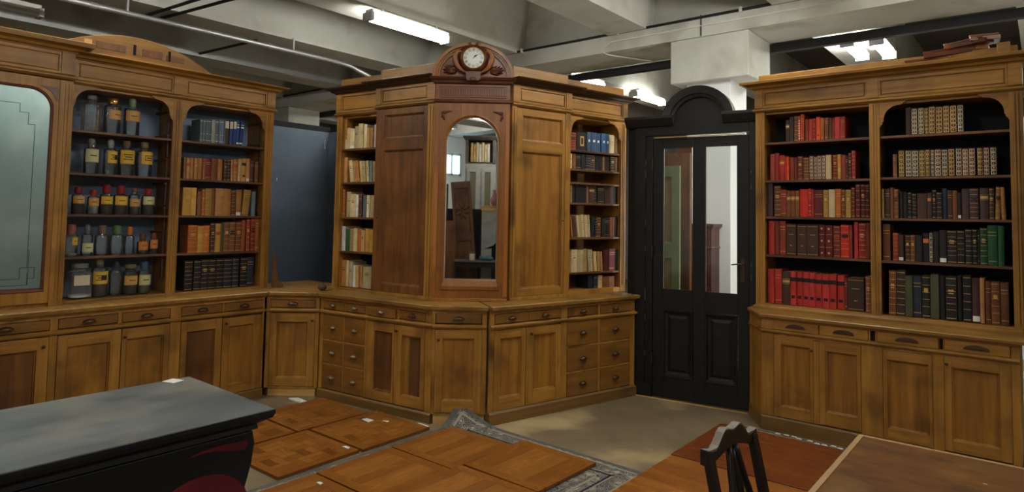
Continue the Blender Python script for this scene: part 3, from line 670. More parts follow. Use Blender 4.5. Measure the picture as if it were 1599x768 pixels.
ck = MB(); ck.lathe([(.122, 0), (.124, -.02), (.118, -.035), (.108, -.05), (.102, -.056), (.094, -.052), (.089, -.046), (.088, -.02)], 40, (pc, cy, cz), axis='y', sx=1, sy=.98, cap0=True, cap1=False)
bz = ck.build('clock_case', M_mah_dk, t, g, smooth=True, autos=40)
ck = MB(); ck.lathe([(.0885, -.0445), (.0865, -.054), (.084, -.0445)], 40, (pc, cy, cz), axis='y', cap0=False, cap1=False); ck.build('clock_bezel', M_gold, bz, g, smooth=True)
M_dial = mat('white_enamel', S(232, 234, 228), .25); M_ink = mat('dial_ink', S(34, 34, 40), .5)
ck = MB(); ck.lathe([(.087, -.036), (.086, -.040), (.055, -.041)], 40, (pc, cy, cz), axis='y'); ck.build('clock_dial', M_dial, bz, g)
nm = MB()
ROM = ['XII', 'I', 'II', 'III', 'IIII', 'V', 'VI', 'VII', 'VIII', 'IX', 'X', 'XI']
for i, rn in enumerate(ROM):
    a = math.pi/2 - 2*math.pi*i/12; cx_, cz_ = pc+.068*math.cos(a), cz+.068*math.sin(a)
    rr = [[(cx_+q*.0132*math.cos(w_), cy-.0425, cz_+q*.0132*math.sin(w_)) for w_ in [2*math.pi*k/14 for k in range(14)]] for q in (1, .84)]
    nm.loft(rr, 0, False, False)
    # strokes of each numeral, turned to face the centre
    wd = {'I': .0022, 'V': .0052, 'X': .0052}; tot = sum(wd[c] for c in rn); x = -tot/2; th = a - math.pi/2
    def stroke(x0, z0, x1, z1, w_=.0009):
        dx, dz = x1-x0, z1-z0; l = math.hypot(dx, dz); nx, nz = -dz/l*w_, dx/l*w_
        q = [(x0-nx, z0-nz), (x1-nx, z1-nz), (x1+nx, z1+nz), (x0+nx, z0+nz)]
        q = [(cx_+u*math.cos(th)-v*math.sin(th), cy-.0425, cz_+u*math.sin(th)+v*math.cos(th)) for u, v in q]; nm.add(q, [(0, 1, 2, 3)])
    for c in rn:
        wc = wd[c]
        if c == 'I': stroke(x+wc/2, -.007, x+wc/2, .007)
        elif c == 'V': stroke(x+.0006, .007, x+wc/2, -.007); stroke(x+wc-.0006, .007, x+wc/2, -.007)
        else: stroke(x+.0006, .007, x+wc-.0006, -.007); stroke(x+.0006, -.007, x+wc-.0006, .007)
        x += wc
nm.build('numerals', M_ink, bz, g)
for nm_, L_, a, w_ in (('hour_hand', .040, 52, .0032), ('minute_hand', .056, 38, .0022)):
    h = MB(); d = Vector((math.cos(R(a)), math.sin(R(a)))); n_ = Vector((-d.y, d.x))
    q = [Vector((pc, cz))-d*.012, Vector((pc, cz))+d*L_*.5+n_*w_*1.6, Vector((pc, cz))+d*L_, Vector((pc, cz))+d*L_*.5-n_*w_*1.6]
    h.prism([(p.x, p.y) for p in q], cy-.045, cy-.0435, 'y'); h.build(nm_, M_ink, bz, g)
# acanthus scrolls either side of the clock
for sg in (1, -1):
    m = MB()
    ctl = [(-.066, -.116), (-.100, -.098), (-.132, -.066), (-.150, -.022), (-.150, .018), (-.134, .044), (-.112, .050), (-.098, .036), (-.104, .020), (-.118, .022)]
    pts_ = []
    for q in range(len(ctl)-1):
        p0, p1, p2, p3 = ctl[max(q-1, 0)], ctl[q], ctl[q+1], ctl[min(q+2, len(ctl)-1)]
        for k in range(4):
            f = k/4; h_ = [(-f**3+2*f*f-f)/2, (3*f**3-5*f*f+2)/2, (-3*f**3+4*f*f+f)/2, (f**3-f*f)/2]
            pts_.append(tuple(sum(h_[w_]*pp[c] for w_, pp in enumerate((p0, p1, p2, p3))) for c in (0, 1)))
    pts_.append(ctl[-1]); n_ = len(pts_)
    m.tube([(pc-sg*x, mv-.030-.008*math.sin(math.pi*w_/n_), cz+z) for w_, (x, z) in enumerate(pts_)], [.010+.009*math.sin(math.pi*min(1, w_/n_*1.15)) for w_ in range(n_)], 9)
    m.tube([(pc-sg*(x*.93), mv-.046-.008*math.sin(math.pi*w_/n_), cz+z*.93) for w_, (x, z) in enumerate(pts_[3:26])], .005, 6)
    m.build('carved_scroll', wood('scroll_mahogany', S(172, 112, 56), S(130, 76, 36), S(104, 58, 30), 'z', .4), t, g, smooth=True)
    lf = MB()
    for w_, (a_, L_) in enumerate([(176, .105), (164, .120), (152, .115), (140, .100), (128, .085), (116, .07), (188, .07)]):
        a_ = R(a_); bx, bz_ = -.140, -.112
        P_ = [(pc-sg*(bx+L_*f*math.cos(a_)), mv-.004-.014*math.sin(math.pi*f), max(cz+bz_+L_*f*math.sin(a_)*(.9+.1*f)-.01*f*f, pz+.006)) for f in (0, .2, .4, .6, .8, 1)]
        lf.tube(P_, [.004, .008, .009, .008, .006, .002], 7)
    lf.build('carved_leaf', M_mah_dk, t, g, smooth=True)
    tp = MB()
    tp.tube([(pc+sg*.012, mv-.045, 2.993), (pc+sg*.03, mv-.045, 3.004), (pc+sg*.045, mv-.042, 2.998), (pc+sg*.075, mv-.034, 2.985), (pc+sg*.11, mv-.02, 2.955), (pc+sg*.135, mv-.012, 2.935)], [.008, .012, .011, .010, .007, .004], 8)
    tp.ell((pc+sg*.025, mv-.055, 2.988), (.014, .012, .014)); tp.build('carved_scroll', M_mah_dk, t, g, smooth=True)
m = MB(); m.prism([(pc+x, z) for x, z in [(-.075, 2.77), (-.06, 2.745), (-.062, 2.71), (-.045, 2.69), (.045, 2.69), (.062, 2.71), (.06, 2.745), (.075, 2.77)]], mv-.062, mv-.01, 'y'); m.ell((pc, mv-.05, 2.705), (.04, .02, .02)); m.build('carved_bracket', M_mah_dk, t, g, bevel=.004)

# ---- right bookcase
def rpoly(d=0): return [(-1.90+.0, 5.43), (-1.705, 5.152), (-.135, 5.152), (-.135, 5.72), (-1.90, 5.72)]
t, g = unit(4, -1.70, 0, 'base_cabinet', 'oak base cabinet under the red and dark books, behind the worn table', 'cabinet')
RP = [toL(4, p) for p in rpoly()]
m = MB(); m.prism(offset_poly(RP, [0, 1, 0, 0, 0], -.02), 0, .85, 'z'); m.build('carcass', M_oak_v, t, g)
m = MB(); frame_bars(m, [(-1.703, -1.62, .115, .85), (-1.02, -.886, .115, .75), (-1.335, -1.296, .118, .715), (-.594, -.532, .11, .75), (-.178, -.135, .1, .85), (-1.703, -.135, .845, .85), (-.972, -.96, .75, .85), (-.93, -.92, .75, .85), (-.555, -.553, .75, .85), (-.533, -.528, .75, .85), (-1.703, -.135, .722, .76)])
m.build('face_frame', M_oak_v, t, g, bevel=.002)
m = MB(); mold(m, RP, (1, 1, 0, 0, 0), [(.735, .002), (.742, .014), (.752, .020), (.760, .018), (.766, 0)]); m.build('waist_moulding', M_cornice, t, g)
m = MB(); mold(m, RP, (1, 1, 0, 0, 0), [(0, .010), (.10, .010), (.112, 0)]); m.build('plinth', M_oak_floor, t, g)
for a, b in [(-1.620, -1.300), (-1.288, -.976), (-.918, -.560), (-.526, -.182)]: drawer(t, g, a, b, .768, .842, pull='wood', mt=M_oak_h)
for a, b in [(-.958, -.932), (-.551, -.535)]: MB().box(a, b, .012, .019, .768, .842).build('drawer_gap', M_black, t, g)
door(t, g, -1.618, -1.337, .118, .722, [(-1.567, -1.36, .195, .66)], kn=(-1.345, .645))
door(t, g, -1.294, -1.022, .125, .72, [(-1.253, -1.046, .215, .655)])
door(t, g, -.884, -.596, .115, .72, [(-.858, -.618, .19, .655)])
door(t, g, -.530, -.180, .12, .726, [(-.490, -.238, .19, .66)], kn=(-.515, .68))
tp_ = [(-1.90, 5.43), (-1.705, 5.152), (-.135, 5.152), (-.135, 5.72), (-1.90, 5.72)]
worktop('worktop', tp_, (1, 1, 1, 0, 0), 'oak worktop with canted corner carrying the red and dark book shelves', z0=.85, z1=.882)
t, g = unit(4, -1.838, .882, 'bookcase', 'wide open oak bookcase, red books left and dark books right', 'bookcase')
m = MB(); mold(m, [(-1.838, .25), (-.093, .25), (-.093, .56), (-1.838, .56)], (1, 1, 0, 1), [(.882, .02), (.90, .02), (.91, .008), (.915, .0)]); m.build('base_moulding', M_cornice, t, g)
shelf_unit(t, g, [(-1.765, -.998), (-.930, -.165)], .25, .32, .925, 2.488, [(-1.838, -1.765), (-.998, -.930), (-.165, -.093)], [[1.321, 1.628, 1.924, 2.235], [1.32, 1.63, 1.93, 2.235]], back=M_blackback, arch=(1,), zlo=.905, ratchet=False)
frieze(t, g, -1.838, -.093, .25, .32, [(-1.838, -1.775), (-1.006, -.932), (-.168, -.093)], ends=(1, 1), z0=2.492, zc=2.668, zt=2.735, topb=2.80)

# ---- small things on the furniture
m = MB(); m.ell((0, 0, .028), (.042, .038, .028), 0, 14, 9); m.lathe([(.02, .05), (.014, .06), (.006, .064)], 10); o = m.build('knob_finial', M_black if False else mat('dark_turned_wood', S(70, 56, 48), .5), None, smooth=True, loc=(-5.0, 3.43, .902)); tag(o, 'dark round wooden finial lying where the corner worktops meet', 'finial')
m = MB(); m.prism([(0, 0), (.10, 0), (.105, .03), (.06, .06), (.045, .14), (.04, .24), (.012, .33), (0, .34)], 0, .022, 'y'); o = m.build('carved_bracket', M_oak_dk, None, (0, 0, 0), loc=(-5.5, 3.225, .902), rotz=R(60), bevel=.004); tag(o, 'curved brown wood bracket leaning against the left bookcase end', 'bracket')
# wooden fragments on top of the right bookcase
random.seed(3)
zt = 2.7365
frs = [(-.62, 5.46, .30, .10, .03, 12, 4), (-.56, 5.50, .26, .16, .03, -8, 15), (-.48, 5.46, .34, .12, .035, 6, 10), (-.40, 5.52, .30, .20, .028, 14, -14), (-.36, 5.45, .24, .14, .03, -4, 18), (-.30, 5.5, .22, .2, .03, 22, 8)]
ln = ['flat reddish board fragment, lowest of the pile on the right bookcase', 'short splintered moulding scrap second in the pile on the bookcase', 'long reddish moulding fragment across the pile on the bookcase', 'tilted brown board scrap near the top of the bookcase pile', 'small red-brown carved scrap in the bookcase top pile', 'topmost brown wood scrap of the pile beside the block']
z = zt
for i, (x, y, L_, wd_, th_, rz, tl) in enumerate(frs):
    m = MB(); pts = [(-L_/2, -wd_/2), (L_/2-.04, -wd_/2+.01), (L_/2, wd_/4), (L_/2-.06, wd_/2), (-.02, wd_/2-.015), (-L_/2+.03, wd_/2)]
    m.prism(pts, 0, th_, 'z'); m.box(-L_/2, L_/2-.05, -wd_/2+.004, -wd_/2+.03, th_, th_+.012)
    o = m.build('wood_fragment', M_mah if i % 2 else M_mah_dk, None, loc=(x, y, z), bevel=.003); o.rotation_euler = (0, R(-tl*.35), R(rz)); z += th_*.8
    tag(o, ln[i], 'wood scrap', 'broken wood pieces on the right bookcase')
m = MB(); m.box(-.035, .035, -.02, .02, 0, .075); m.box(-.042, .042, -.025, .025, 0, .012); o = m.build('wooden_block', M_cornice, None, loc=(-.185, 5.36, 2.7365), bevel=.003); tag(o, 'small square oak block standing on the right bookcase cornice', 'block')

o = MB().box(-.083, .6, 5.22, 5.26, 0, 2.6).build('black_screen', M_blackwood, origin=(.25, 5.24, 0)); tag(o, 'black painted screen standing right against the right bookcase', 'screen')
# ---- the blue partition behind the corner
t = thing('partition_panel', 'blue-grey painted partition standing behind the corner cabinet', 'partition', (-6.2, 4.25, 0))
m = MB(); m.box(-.02, .03, -1.3, 0, 0, 2.49); m.build('panel', M_bluegrey, t)
m = MB(); m.box(-.02, 1.4, 0, .05, 0, 2.49); m.build('panel', M_bluegrey, t)
m = MB(); m.box(.026, .034, -.62, -.614, 1.92, 1.95); m.box(.03, .034, -.05, -.046, 2.3, 2.4); m.box(.03, .034, -.9, -.82, 1.60, 1.603); m.build('scratch', M_whitepl, t)
m = MB(); m.box(-6.33, -6.24, 2.95, 4.32, 2.40, 2.56); m.box(-6.35, -4.8, 4.32, 4.40, 2.40, 2.56); tag(m.build('black_board', M_black, origin=(-5.5, 4.36, 2.49)), 'black board edge resting over the blue-grey partition', 'board')

# ---- salvaged black door
DA = Vector((-2.892, 5.332, 0)); DB = Vector((-1.934, 5.47, 0)); da = math.atan2((DB-DA).y, (DB-DA).x); K[6] = (DA.x, DA.y, da)
t = thing('panelled_door', 'tall black door in an arched black frame, half glazed, between the cabinets', 'door', DA, da)
m = MB(); m.box(-.03, .075, 0, .09, 0, 2.47); m.box(.075, .142, .012, .08, 0, 2.35); m.box(.985, 1.055, 0, .09, 0, 2.47); m.box(.075, .985, 0, .09, 2.35, 2.47)
m.box(-.105, -.03, .04, .09, 0, 2.5); m.box(-.03, .142, -.012, 0, 0, .12);
m.build('door_frame', M_blackwood, t, bevel=.004)
# arched crest: flat shoulders and half round hood
cx_, cz_ = .555, 2.50; ro, ri = .300, .215
m = MB(); n = 30
A = [(cx_+ro*math.cos(math.pi*i/n), cz_-.02+(ro-.02)*math.sin(math.pi*i/n)) for i in range(n+1)]
m.prism(A + [(cx_-ro, 2.43), (cx_+ro, 2.43)], .02, .09, 'y'); m.build('arch_field', M_blackwood, t)
def arc(mb, r0, r1, y0, y1):
    P = [[(cx_+r*math.cos(math.pi*i/n), y, cz_-.02+(r-.02)*math.sin(math.pi*i/n)) for i in range(n+1)] for r, y in ((r1, .08), (r1, y0), (r0, y1), (r0, .08))]
    mb.loft(P, 0, True, True, closed=False)
m = MB(); arc(m, ri+.03, ro+.012, -.05, -.03); arc(m, ri, ri+.03, -.015, -.005)
for a, b in ((-.11, cx_-ri), (cx_+ri, 1.11)):
    m.loft([[(a, -.015, 2.43), (b, -.015, 2.43), (b, .09, 2.43), (a, .09, 2.43)], [(a, -.03, 2.45), (b, -.03, 2.45), (b, .09, 2.45), (a, .09, 2.45)], [(a, -.06, 2.50), (b, -.06, 2.50), (b, .09, 2.50), (a, .09, 2.50)], [(a, -.06, 2.525), (b, -.06, 2.525), (b, .09, 2.525), (a, .09, 2.525)]])
m.build('arch_moulding', M_blackwood2, t, bevel=.003)
m = MB(); y = .02
m.box(.148, .234, y, y+.045, .01, 2.325); m.box(.889, .978, y, y+.045, .01, 2.325); m.box(.512, .612, y, y+.045, .01, 2.325)
m.box(.234, .512, y, y+.045, 2.238, 2.325); m.box(.612, .889, y, y+.045, 2.238, 2.325)
m.box(.234, .512, y, y+.045, .79, .965); m.box(.612, .889, y, y+.045, .79, .965); m.box(.234, .512, y, y+.045, .01, .195); m.box(.612, .889, y, y+.045, .01, .195)
for a, b in ((.234, .512), (.612, .889)):
    panel_ring(m, a, b, .195, .79, y, [(0, 0), (.004, -.012), (.018, -.010), (.024, .004), (.05, .012), (.075, .002), (.08, .002)])
leaf = m.build('door_leaf', M_blackwood, t, bevel=.002)
m = MB()
for a, b in ((.234, .512), (.612, .889)):
    for q in ((a, a+.006, .965, 2.238), (b-.006, b, .965, 2.238), (a, b, .965, .971), (a, b, 2.232, 2.238)): m.box(q[0], q[1], y-.003, y+.012, q[2], q[3])
m.build('glazing_bead', M_blackwood2, leaf)
M_glass = thin_glass('clear_glass', (.97, .98, .98, 1), dirt=.005)
for a, b in ((.24, .506), (.618, .883)): MB().box(a, b, y+.02, y+.024, .971, 2.232).build('glass_pane', M_glass, leaf)
m = MB(); m.box(.915, .945, y-.006, y, 1.07, 1.27); m.tube([(.93, y-.004, 1.225), (.93, y-.04, 1.225), (.90, y-.045, 1.225), (.845, y-.043, 1.218)], [.008, .008, .007, .006], 8); m.build('door_handle', M_bronze, leaf, bevel=.001)
for z in (.35, 1.3, 2.1): MB().lathe([(.008, -.05), (.008, .05)], 8, (.145, -.005, z)).build('hinge', M_bronze, leaf)
m = MB()
random.seed(11)
for i in range(16):
    z = .3+random.random()*2.0; x = random.choice((.078, 1.0)); m.box(x, x+.004, -.0015, 0, z, z+.02+random.random()*.05)
m.build('paint_chip', M_conc2, t)
MB().box(.16, .95, -.004, .02, 2.327, 2.333).build('light_gap', M_pale, t)
MB().box(-.02, .98, -.03, -.016, 0, .008).build('threshold_strip', M_pale, t)
t = thing('wall_socket', 'white socket box at the foot of the black door, right side', 'socket', W(6, 1.075, .045, .07), da)
MB().box(-.045, .045, -.02, .02, 0, .095).build('socket_box', M_whitepl, t, bevel=.004)
MB().box(-.03, -.005, -.024, -.02, .02, .05).build('socket_outlet', M_cable, t); MB().box(.005, .03, -.024, -.02, .045, .075).build('socket_outlet', M_cable, t)

# behind the door: leaning panels, chest
t = thing('green_panel', 'faded green panelled door leaning behind the left glass of the black door', 'door', (-2.98, 6.05, 0), R(4))
m = MB(); panelled(m, -.10, .165, .01, 2.13, 0, .03, [(-.06, .085, .15, 1.2), (-.06, .085, 1.35, 2.02)], 0, 1); ob = m.build('leaf', [noisy('faded_green', S(122, 138, 96), S(98, 114, 76), (2, 2, 5), c3=S(84, 92, 58), bump=.05), mat('mustard_panel', S(120, 98, 44), .6), M_oak_dk], t)
t2 = MB(); t2.box(-.14, .20, 0, .03, 0, 2.27); t2.box(.17, .20, -.012, 0, 0, 2.27); o = t2.build('brown_board', M_oak_dk, None, loc=(-2.97, 6.2, 0), rotz=R(4)); tag(o, 'brown wooden board leaning behind the green panelled door', 'board')
t2 = MB(); t2.box(-.03, .12, 0, .02, 0, 2.4); o = t2.build('tall_brown_slat', M_mah_dk, None, loc=(-2.93, 6.32, 0), rotz=R(4)); tag(o, 'tall dark wooden slat, rearmost behind the green panelled door', 'slat')
t = thing('drawer_chest', 'red-brown chest of drawers seen through the black door glass', 'chest', (-2.80, 6.45, 0), R(4))
M_redwood = wood('red_mahogany', S(88, 38, 26), S(58, 22, 16), S(44, 16, 12), 'x', .5)
MB().box(-.17, .15, .0, .26, .06, 1.5).build('carcass', M_redwood, t)
m = MB(); mold(m, rect(-.17, .15, 0, .26), (1, 1, 1, 1), [(1.50, .005), (1.52, .03), (1.545, .035), (1.55, .025)]); mold(m, rect(-.17, .15, 0, .26), (1, 1, 1, 1), [(1.29, .002), (1.30, .015), (1.315, .002)]); mold(m, rect(-.17, .15, 0, .26), (1, 1, 1, 1), [(0, .012), (.06, .012), (.07, 0)]); m.build('moulding', M_redwood, t)
for i, (c_, d_) in enumerate([(1.33, 1.48), (1.12, 1.27), (.93, 1.10), (.72, .91), (.5, .7), (.1, .48)]):
    o = MB().box(-.15, .13, -.012, .0, c_, d_).build('drawer', M_redwood, t, bevel=.004)
    knob(o, (0, 0, 0), -.01, (c_+d_)/2, -.012, M_bronze)
SHELVES = {
  'B0': (0, 2.180, [(2.544,0.022,0.197,'Gs',0), (2.568,0.022,0.198,'Gs',0), (2.592,0.023,0.200,'Gs',0), (2.616,0.024,0.202,'Gs',0), (2.643,0.031,0.202,'Wp',0), (2.675,0.031,0.205,'Gs',0), (2.708,0.021,0.208,'Gs',0), (2.730,0.020,0.209,'Gs',0), (2.751,0.010,0.211,'Gp',0), (2.764,0.036,0.217,'Lt',0), (2.804,0.030,0.217,'Ut',0), (2.836,0.026,0.221,'Ut',0), (2.864,0.025,0.216,'Uw',0), (2.891,0.028,0.216,'Uw',4)]),
  'B1': (0, 1.860, [(2.422,0.018,0.179,'Tp',0), (2.443,0.029,0.174,'Tl',0), (2.474,0.026,0.176,'Tp',0), (2.506,0.031,0.178,'Tb',0), (2.540,0.034,0.180,'Tp',0), (2.576,0.025,0.181,'Ob',0), (2.604,0.050,0.182,'Rp',0), (2.656,0.055,0.188,'Cp',0), (2.714,0.040,0.185,'Tp',0), (2.764,0.028,0.186,'Db',0), (2.793,0.032,0.187,'Db',0), (2.827,0.021,0.189,'Tp',0), (2.853,0.039,0.195,'Tl',0), (2.894,0.033,0.203,'Yi',0), (2.929,0.040,0.206,'Yn',0), (2.971,0.033,0.211,'Tw',0), (3.010,0.038,0.191,'Pp',0), (3.052,0.034,0.188,'Cp',0)]),
  'B2': (0, 1.550, [(2.424,0.070,0.236,'Yb',0), (2.495,0.040,0.236,'Yp',0), (2.546,0.035,0.205,'Cp',0), (2.583,0.026,0.225,'Ob',0), (2.612,0.057,0.234,'Yb',0), (2.670,0.029,0.234,'Cp',0), (2.702,0.076,0.240,'Tp',0), (2.780,0.062,0.240,'Tp',0), (2.843,0.042,0.228,'Cb',0), (2.886,0.047,0.233,'Tw',0), (2.942,0.064,0.235,'Yp',5), (3.037,0.038,0.224,'Gp',0)]),
  'B3': (0, 1.235, [(2.481,0.078,0.235,'Ob',0), (2.561,0.054,0.226,'Yb',0), (2.616,0.050,0.232,'Ob',0), (2.670,0.039,0.253,'Db',0), (2.712,0.046,0.248,'Yb',0), (2.761,0.028,0.258,'Lp',0), (2.790,0.051,0.261,'Cb',0), (2.843,0.052,0.262,'Cb',0), (2.897,0.053,0.262,'Cb',0), (2.953,0.033,0.281,'Op',0), (2.997,0.035,0.289,'Rb',0), (3.035,0.041,0.293,'Rb',0), (3.082,0.040,0.302,'Op',0)]),
  'B4': (0, 0.920, [(2.468,0.067,0.250,'Kb',0), (2.544,0.059,0.250,'Kb',0), (2.607,0.060,0.255,'Kb',0), (2.670,0.065,0.254,'Kb',0), (2.739,0.062,0.255,'Kb',0), (2.804,0.075,0.254,'Nb',0), (2.881,0.057,0.256,'Nb',0), (2.951,0.064,0.258,'Kb',0), (3.018,0.061,0.262,'Np',0)]),
  'L0': (1, 2.188, [(-4.555,0.051,0.196,'Ep',0), (-4.501,0.024,0.197,'Ep',0), (-4.473,0.054,0.186,'Ew',0), (-4.418,0.048,0.206,'Ep',0), (-4.367,0.060,0.227,'Ep',0), (-4.304,0.038,0.217,'Ep',0), (-4.264,0.034,0.184,'Fp',0), (-4.227,0.035,0.182,'Tp',0), (-4.179,0.040,0.209,'Wp',0)]),
  'L1': (1, 1.878, [(-4.567,0.064,0.232,'Tp',0), (-4.461,0.046,0.201,'Ep',-9), (-4.411,0.029,0.195,'Fp',-9), (-4.379,0.045,0.196,'Tp',-9), (-4.328,0.036,0.193,'Fp',-8), (-4.285,0.032,0.190,'Ep',-7), (-4.247,0.030,0.192,'Ep',-6), (-4.207,0.028,0.192,'Gp',-4), (-4.172,0.035,0.183,'Fp',-3)]),
  'L2': (1, 1.560, [(-4.567,0.049,0.253,'Op',0), (-4.502,0.054,0.230,'Ep',0), (-4.445,0.071,0.210,'Ep',0), (-4.370,0.027,0.203,'Wp',0), (-4.339,0.038,0.203,'Cp',0), (-4.284,0.044,0.197,'Gp',0), (-4.236,0.032,0.199,'Ep',0), (-4.201,0.052,0.199,'Ep',0)]),
  'L3': (1, 1.250, [(-4.568,0.034,0.223,'Wp',0), (-4.530,0.031,0.219,'Wp',0), (-4.493,0.048,0.197,'Vp',0), (-4.442,0.044,0.204,'Fb',0), (-4.394,0.047,0.208,'Ep',0), (-4.342,0.048,0.195,'Op',0), (-4.290,0.041,0.191,'Fp',0), (-4.246,0.049,0.207,'Yp',0), (-4.191,0.043,0.201,'Yp',0)]),
  'L4': (1, 0.925, [(-4.608,0.071,0.255,'Op',0), (-4.532,0.053,0.239,'Tp',0), (-4.475,0.031,0.236,'Ep',0), (-4.436,0.044,0.227,'Ep',0), (-4.387,0.034,0.196,'Wp',0), (-4.349,0.041,0.194,'Fp',-3), (-4.301,0.035,0.194,'Tp',-3), (-4.258,0.101,0.193,'Ep',0)]),
  'C0': (3, 2.207, [(3.840,0.072,0.159,'Rb',0), (3.924,0.118,0.167,'Ko',0), (4.046,0.047,0.177,'Bw',0), (4.097,0.064,0.179,'Bw',0), (4.165,0.058,0.178,'Bw',0), (4.229,0.055,0.182,'Bw',0), (4.286,0.045,0.181,'Bw',0), (4.333,0.064,0.176,'Et',0), (4.399,0.066,0.168,'Tp',0)]),
  'C1': (3, 2.035, [(3.843,0.030,0.138,'Ep',0), (3.880,0.035,0.140,'Cp',0), (3.920,0.055,0.136,'Kp',0), (3.979,0.048,0.138,'Kp',0), (4.030,0.065,0.137,'Nb',0), (4.098,0.057,0.140,'Pb',0), (4.157,0.044,0.139,'Kp',0), (4.203,0.046,0.139,'Kp',0), (4.253,0.024,0.137,'Tp',0), (4.281,0.059,0.139,'Dp',0), (4.344,0.064,0.141,'Kb',0), (4.411,0.032,0.140,'Cp',0), (4.447,0.031,0.141,'Kp',0)]),
  'C2': (3, 1.727, [(3.844,0.026,0.162,'Fp',0), (3.872,0.039,0.163,'Kp',0), (3.914,0.024,0.164,'Kp',0), (3.945,0.103,0.164,'Kp',0), (4.051,0.030,0.164,'Cp',0), (4.083,0.067,0.166,'Dt',0), (4.152,0.031,0.163,'Kb',0), (4.186,0.086,0.165,'Kp',0), (4.279,0.080,0.164,'Dp',0), (4.361,0.042,0.166,'Dp',0), (4.408,0.075,0.166,'Kp',0)]),
  'C3': (3, 1.413, [(3.874,0.016,0.187,'Tp',-7), (3.894,0.042,0.184,'Dp',-7), (3.945,0.024,0.198,'Ep',-7), (3.973,0.029,0.199,'Ep',-5), (4.005,0.031,0.205,'Ep',-5), (4.040,0.026,0.203,'Ep',-5), (4.071,0.038,0.201,'Ep',-5), (4.116,0.037,0.174,'Kp',0), (4.157,0.025,0.175,'Kb',0), (4.187,0.051,0.183,'Cb',0), (4.242,0.046,0.174,'Kp',0), (4.292,0.054,0.181,'Kp',0), (4.349,0.033,0.188,'Rp',0), (4.384,0.028,0.188,'Cp',0), (4.416,0.050,0.195,'Kp',0), (4.469,0.036,0.196,'Kp',0)]),
  'C4': (3, 1.097, [(3.848,0.025,0.194,'Fp',0), (3.877,0.067,0.204,'Ep',0), (3.947,0.075,0.200,'Ep',0), (4.025,0.044,0.207,'Fp',-2), (4.089,0.028,0.201,'Ep',-5), (4.123,0.027,0.198,'Ep',-5), (4.161,0.034,0.181,'Fp',-5), (4.200,0.032,0.181,'Fp',-5), (4.238,0.034,0.179,'Tp',-5), (4.279,0.062,0.196,'Mp',0), (4.345,0.084,0.203,'Mp',0), (4.432,0.028,0.197,'Vp',0), (4.466,0.034,0.207,'Vt',0)]),
  'C5': (3, 0.940, [(4.089,0.055,0.122,'Kp',0), (4.148,0.057,0.122,'Kp',0), (4.213,0.051,0.117,'Fp',0), (4.269,0.150,0.101,'Cp',0)]),
  'R0': (4, 2.235, [(-1.609,0.029,0.178,'Dt',0), (-1.578,0.030,0.201,'Dp',0), (-1.546,0.031,0.205,'Cb',0), (-1.514,0.017,0.204,'Xw',0), (-1.495,0.028,0.215,'Xp',0), (-1.458,0.023,0.172,'Rp',0), (-1.431,0.029,0.172,'Sp',0), (-1.400,0.019,0.174,'Sb',0), (-1.378,0.031,0.184,'Xo',0), (-1.345,0.026,0.174,'Op',0), (-1.313,0.025,0.173,'Cp',0), (-1.286,0.021,0.171,'Cp',0), (-1.263,0.020,0.169,'Rp',0), (-1.242,0.035,0.173,'Sp',0), (-1.204,0.033,0.173,'Sp',0)]),
  'R1': (4, 1.925, [(-1.731,0.035,0.214,'Rp',0), (-1.694,0.032,0.222,'Sp',0), (-1.660,0.040,0.202,'St',0), (-1.618,0.015,0.190,'Sp',0), (-1.602,0.018,0.190,'Xp',0), (-1.580,0.032,0.183,'Rp',0), (-1.546,0.026,0.182,'Rp',0), (-1.516,0.036,0.188,'Rb',0), (-1.478,0.044,0.176,'Cb',0), (-1.430,0.030,0.189,'Mi',0), (-1.397,0.023,0.185,'Mi',0), (-1.372,0.030,0.189,'Mi',0), (-1.338,0.026,0.190,'Mi',0), (-1.308,0.039,0.190,'Fi',0), (-1.258,0.029,0.188,'Rb',0), (-1.226,0.025,0.189,'Yl',0), (-1.198,0.030,0.185,'Rp',0), (-1.167,0.017,0.174,'Dp',0), (-1.148,0.019,0.200,'Mb',0), (-1.127,0.026,0.215,'Sb',0)]),
  'R2': (4, 1.630, [(-1.762,0.051,0.276,'Pp',0), (-1.701,0.051,0.249,'Cb',0), (-1.649,0.043,0.219,'Rp',0), (-1.605,0.030,0.209,'Ct',0), (-1.574,0.034,0.209,'Ct',0), (-1.538,0.031,0.209,'Ct',0), (-1.504,0.063,0.219,'Zp',0), (-1.438,0.022,0.223,'Sl',0), (-1.413,0.015,0.216,'Sp',0), (-1.397,0.063,0.212,'Mr',0), (-1.330,0.037,0.212,'Yb',0), (-1.289,0.043,0.216,'Ei',0), (-1.245,0.040,0.219,'Op',0), (-1.202,0.029,0.212,'Cb',0), (-1.170,0.036,0.212,'Yb',0), (-1.132,0.025,0.230,'Rb',0), (-1.101,0.029,0.253,'Mb',0), (-1.069,0.032,0.253,'Mb',0), (-1.035,0.027,0.250,'Mb',0)]),
  'R3': (4, 1.322, [(-1.746,0.045,0.272,'Sp',0), (-1.698,0.036,0.272,'Rp',0), (-1.658,0.046,0.272,'Rp',0), (-1.609,0.076,0.251,'Dg',0), (-1.526,0.072,0.248,'Dg',0), (-1.451,0.082,0.249,'Dg',0), (-1.363,0.041,0.249,'Md',0), (-1.317,0.051,0.246,'Md',0), (-1.259,0.048,0.244,'Rb',0), (-1.207,0.057,0.252,'Zb',0), (-1.148,0.020,0.249,'Rp',0), (-1.115,0.026,0.275,'Sp',0), (-1.086,0.048,0.268,'Sb',0), (-1.036,0.029,0.269,'Rp',0)]),
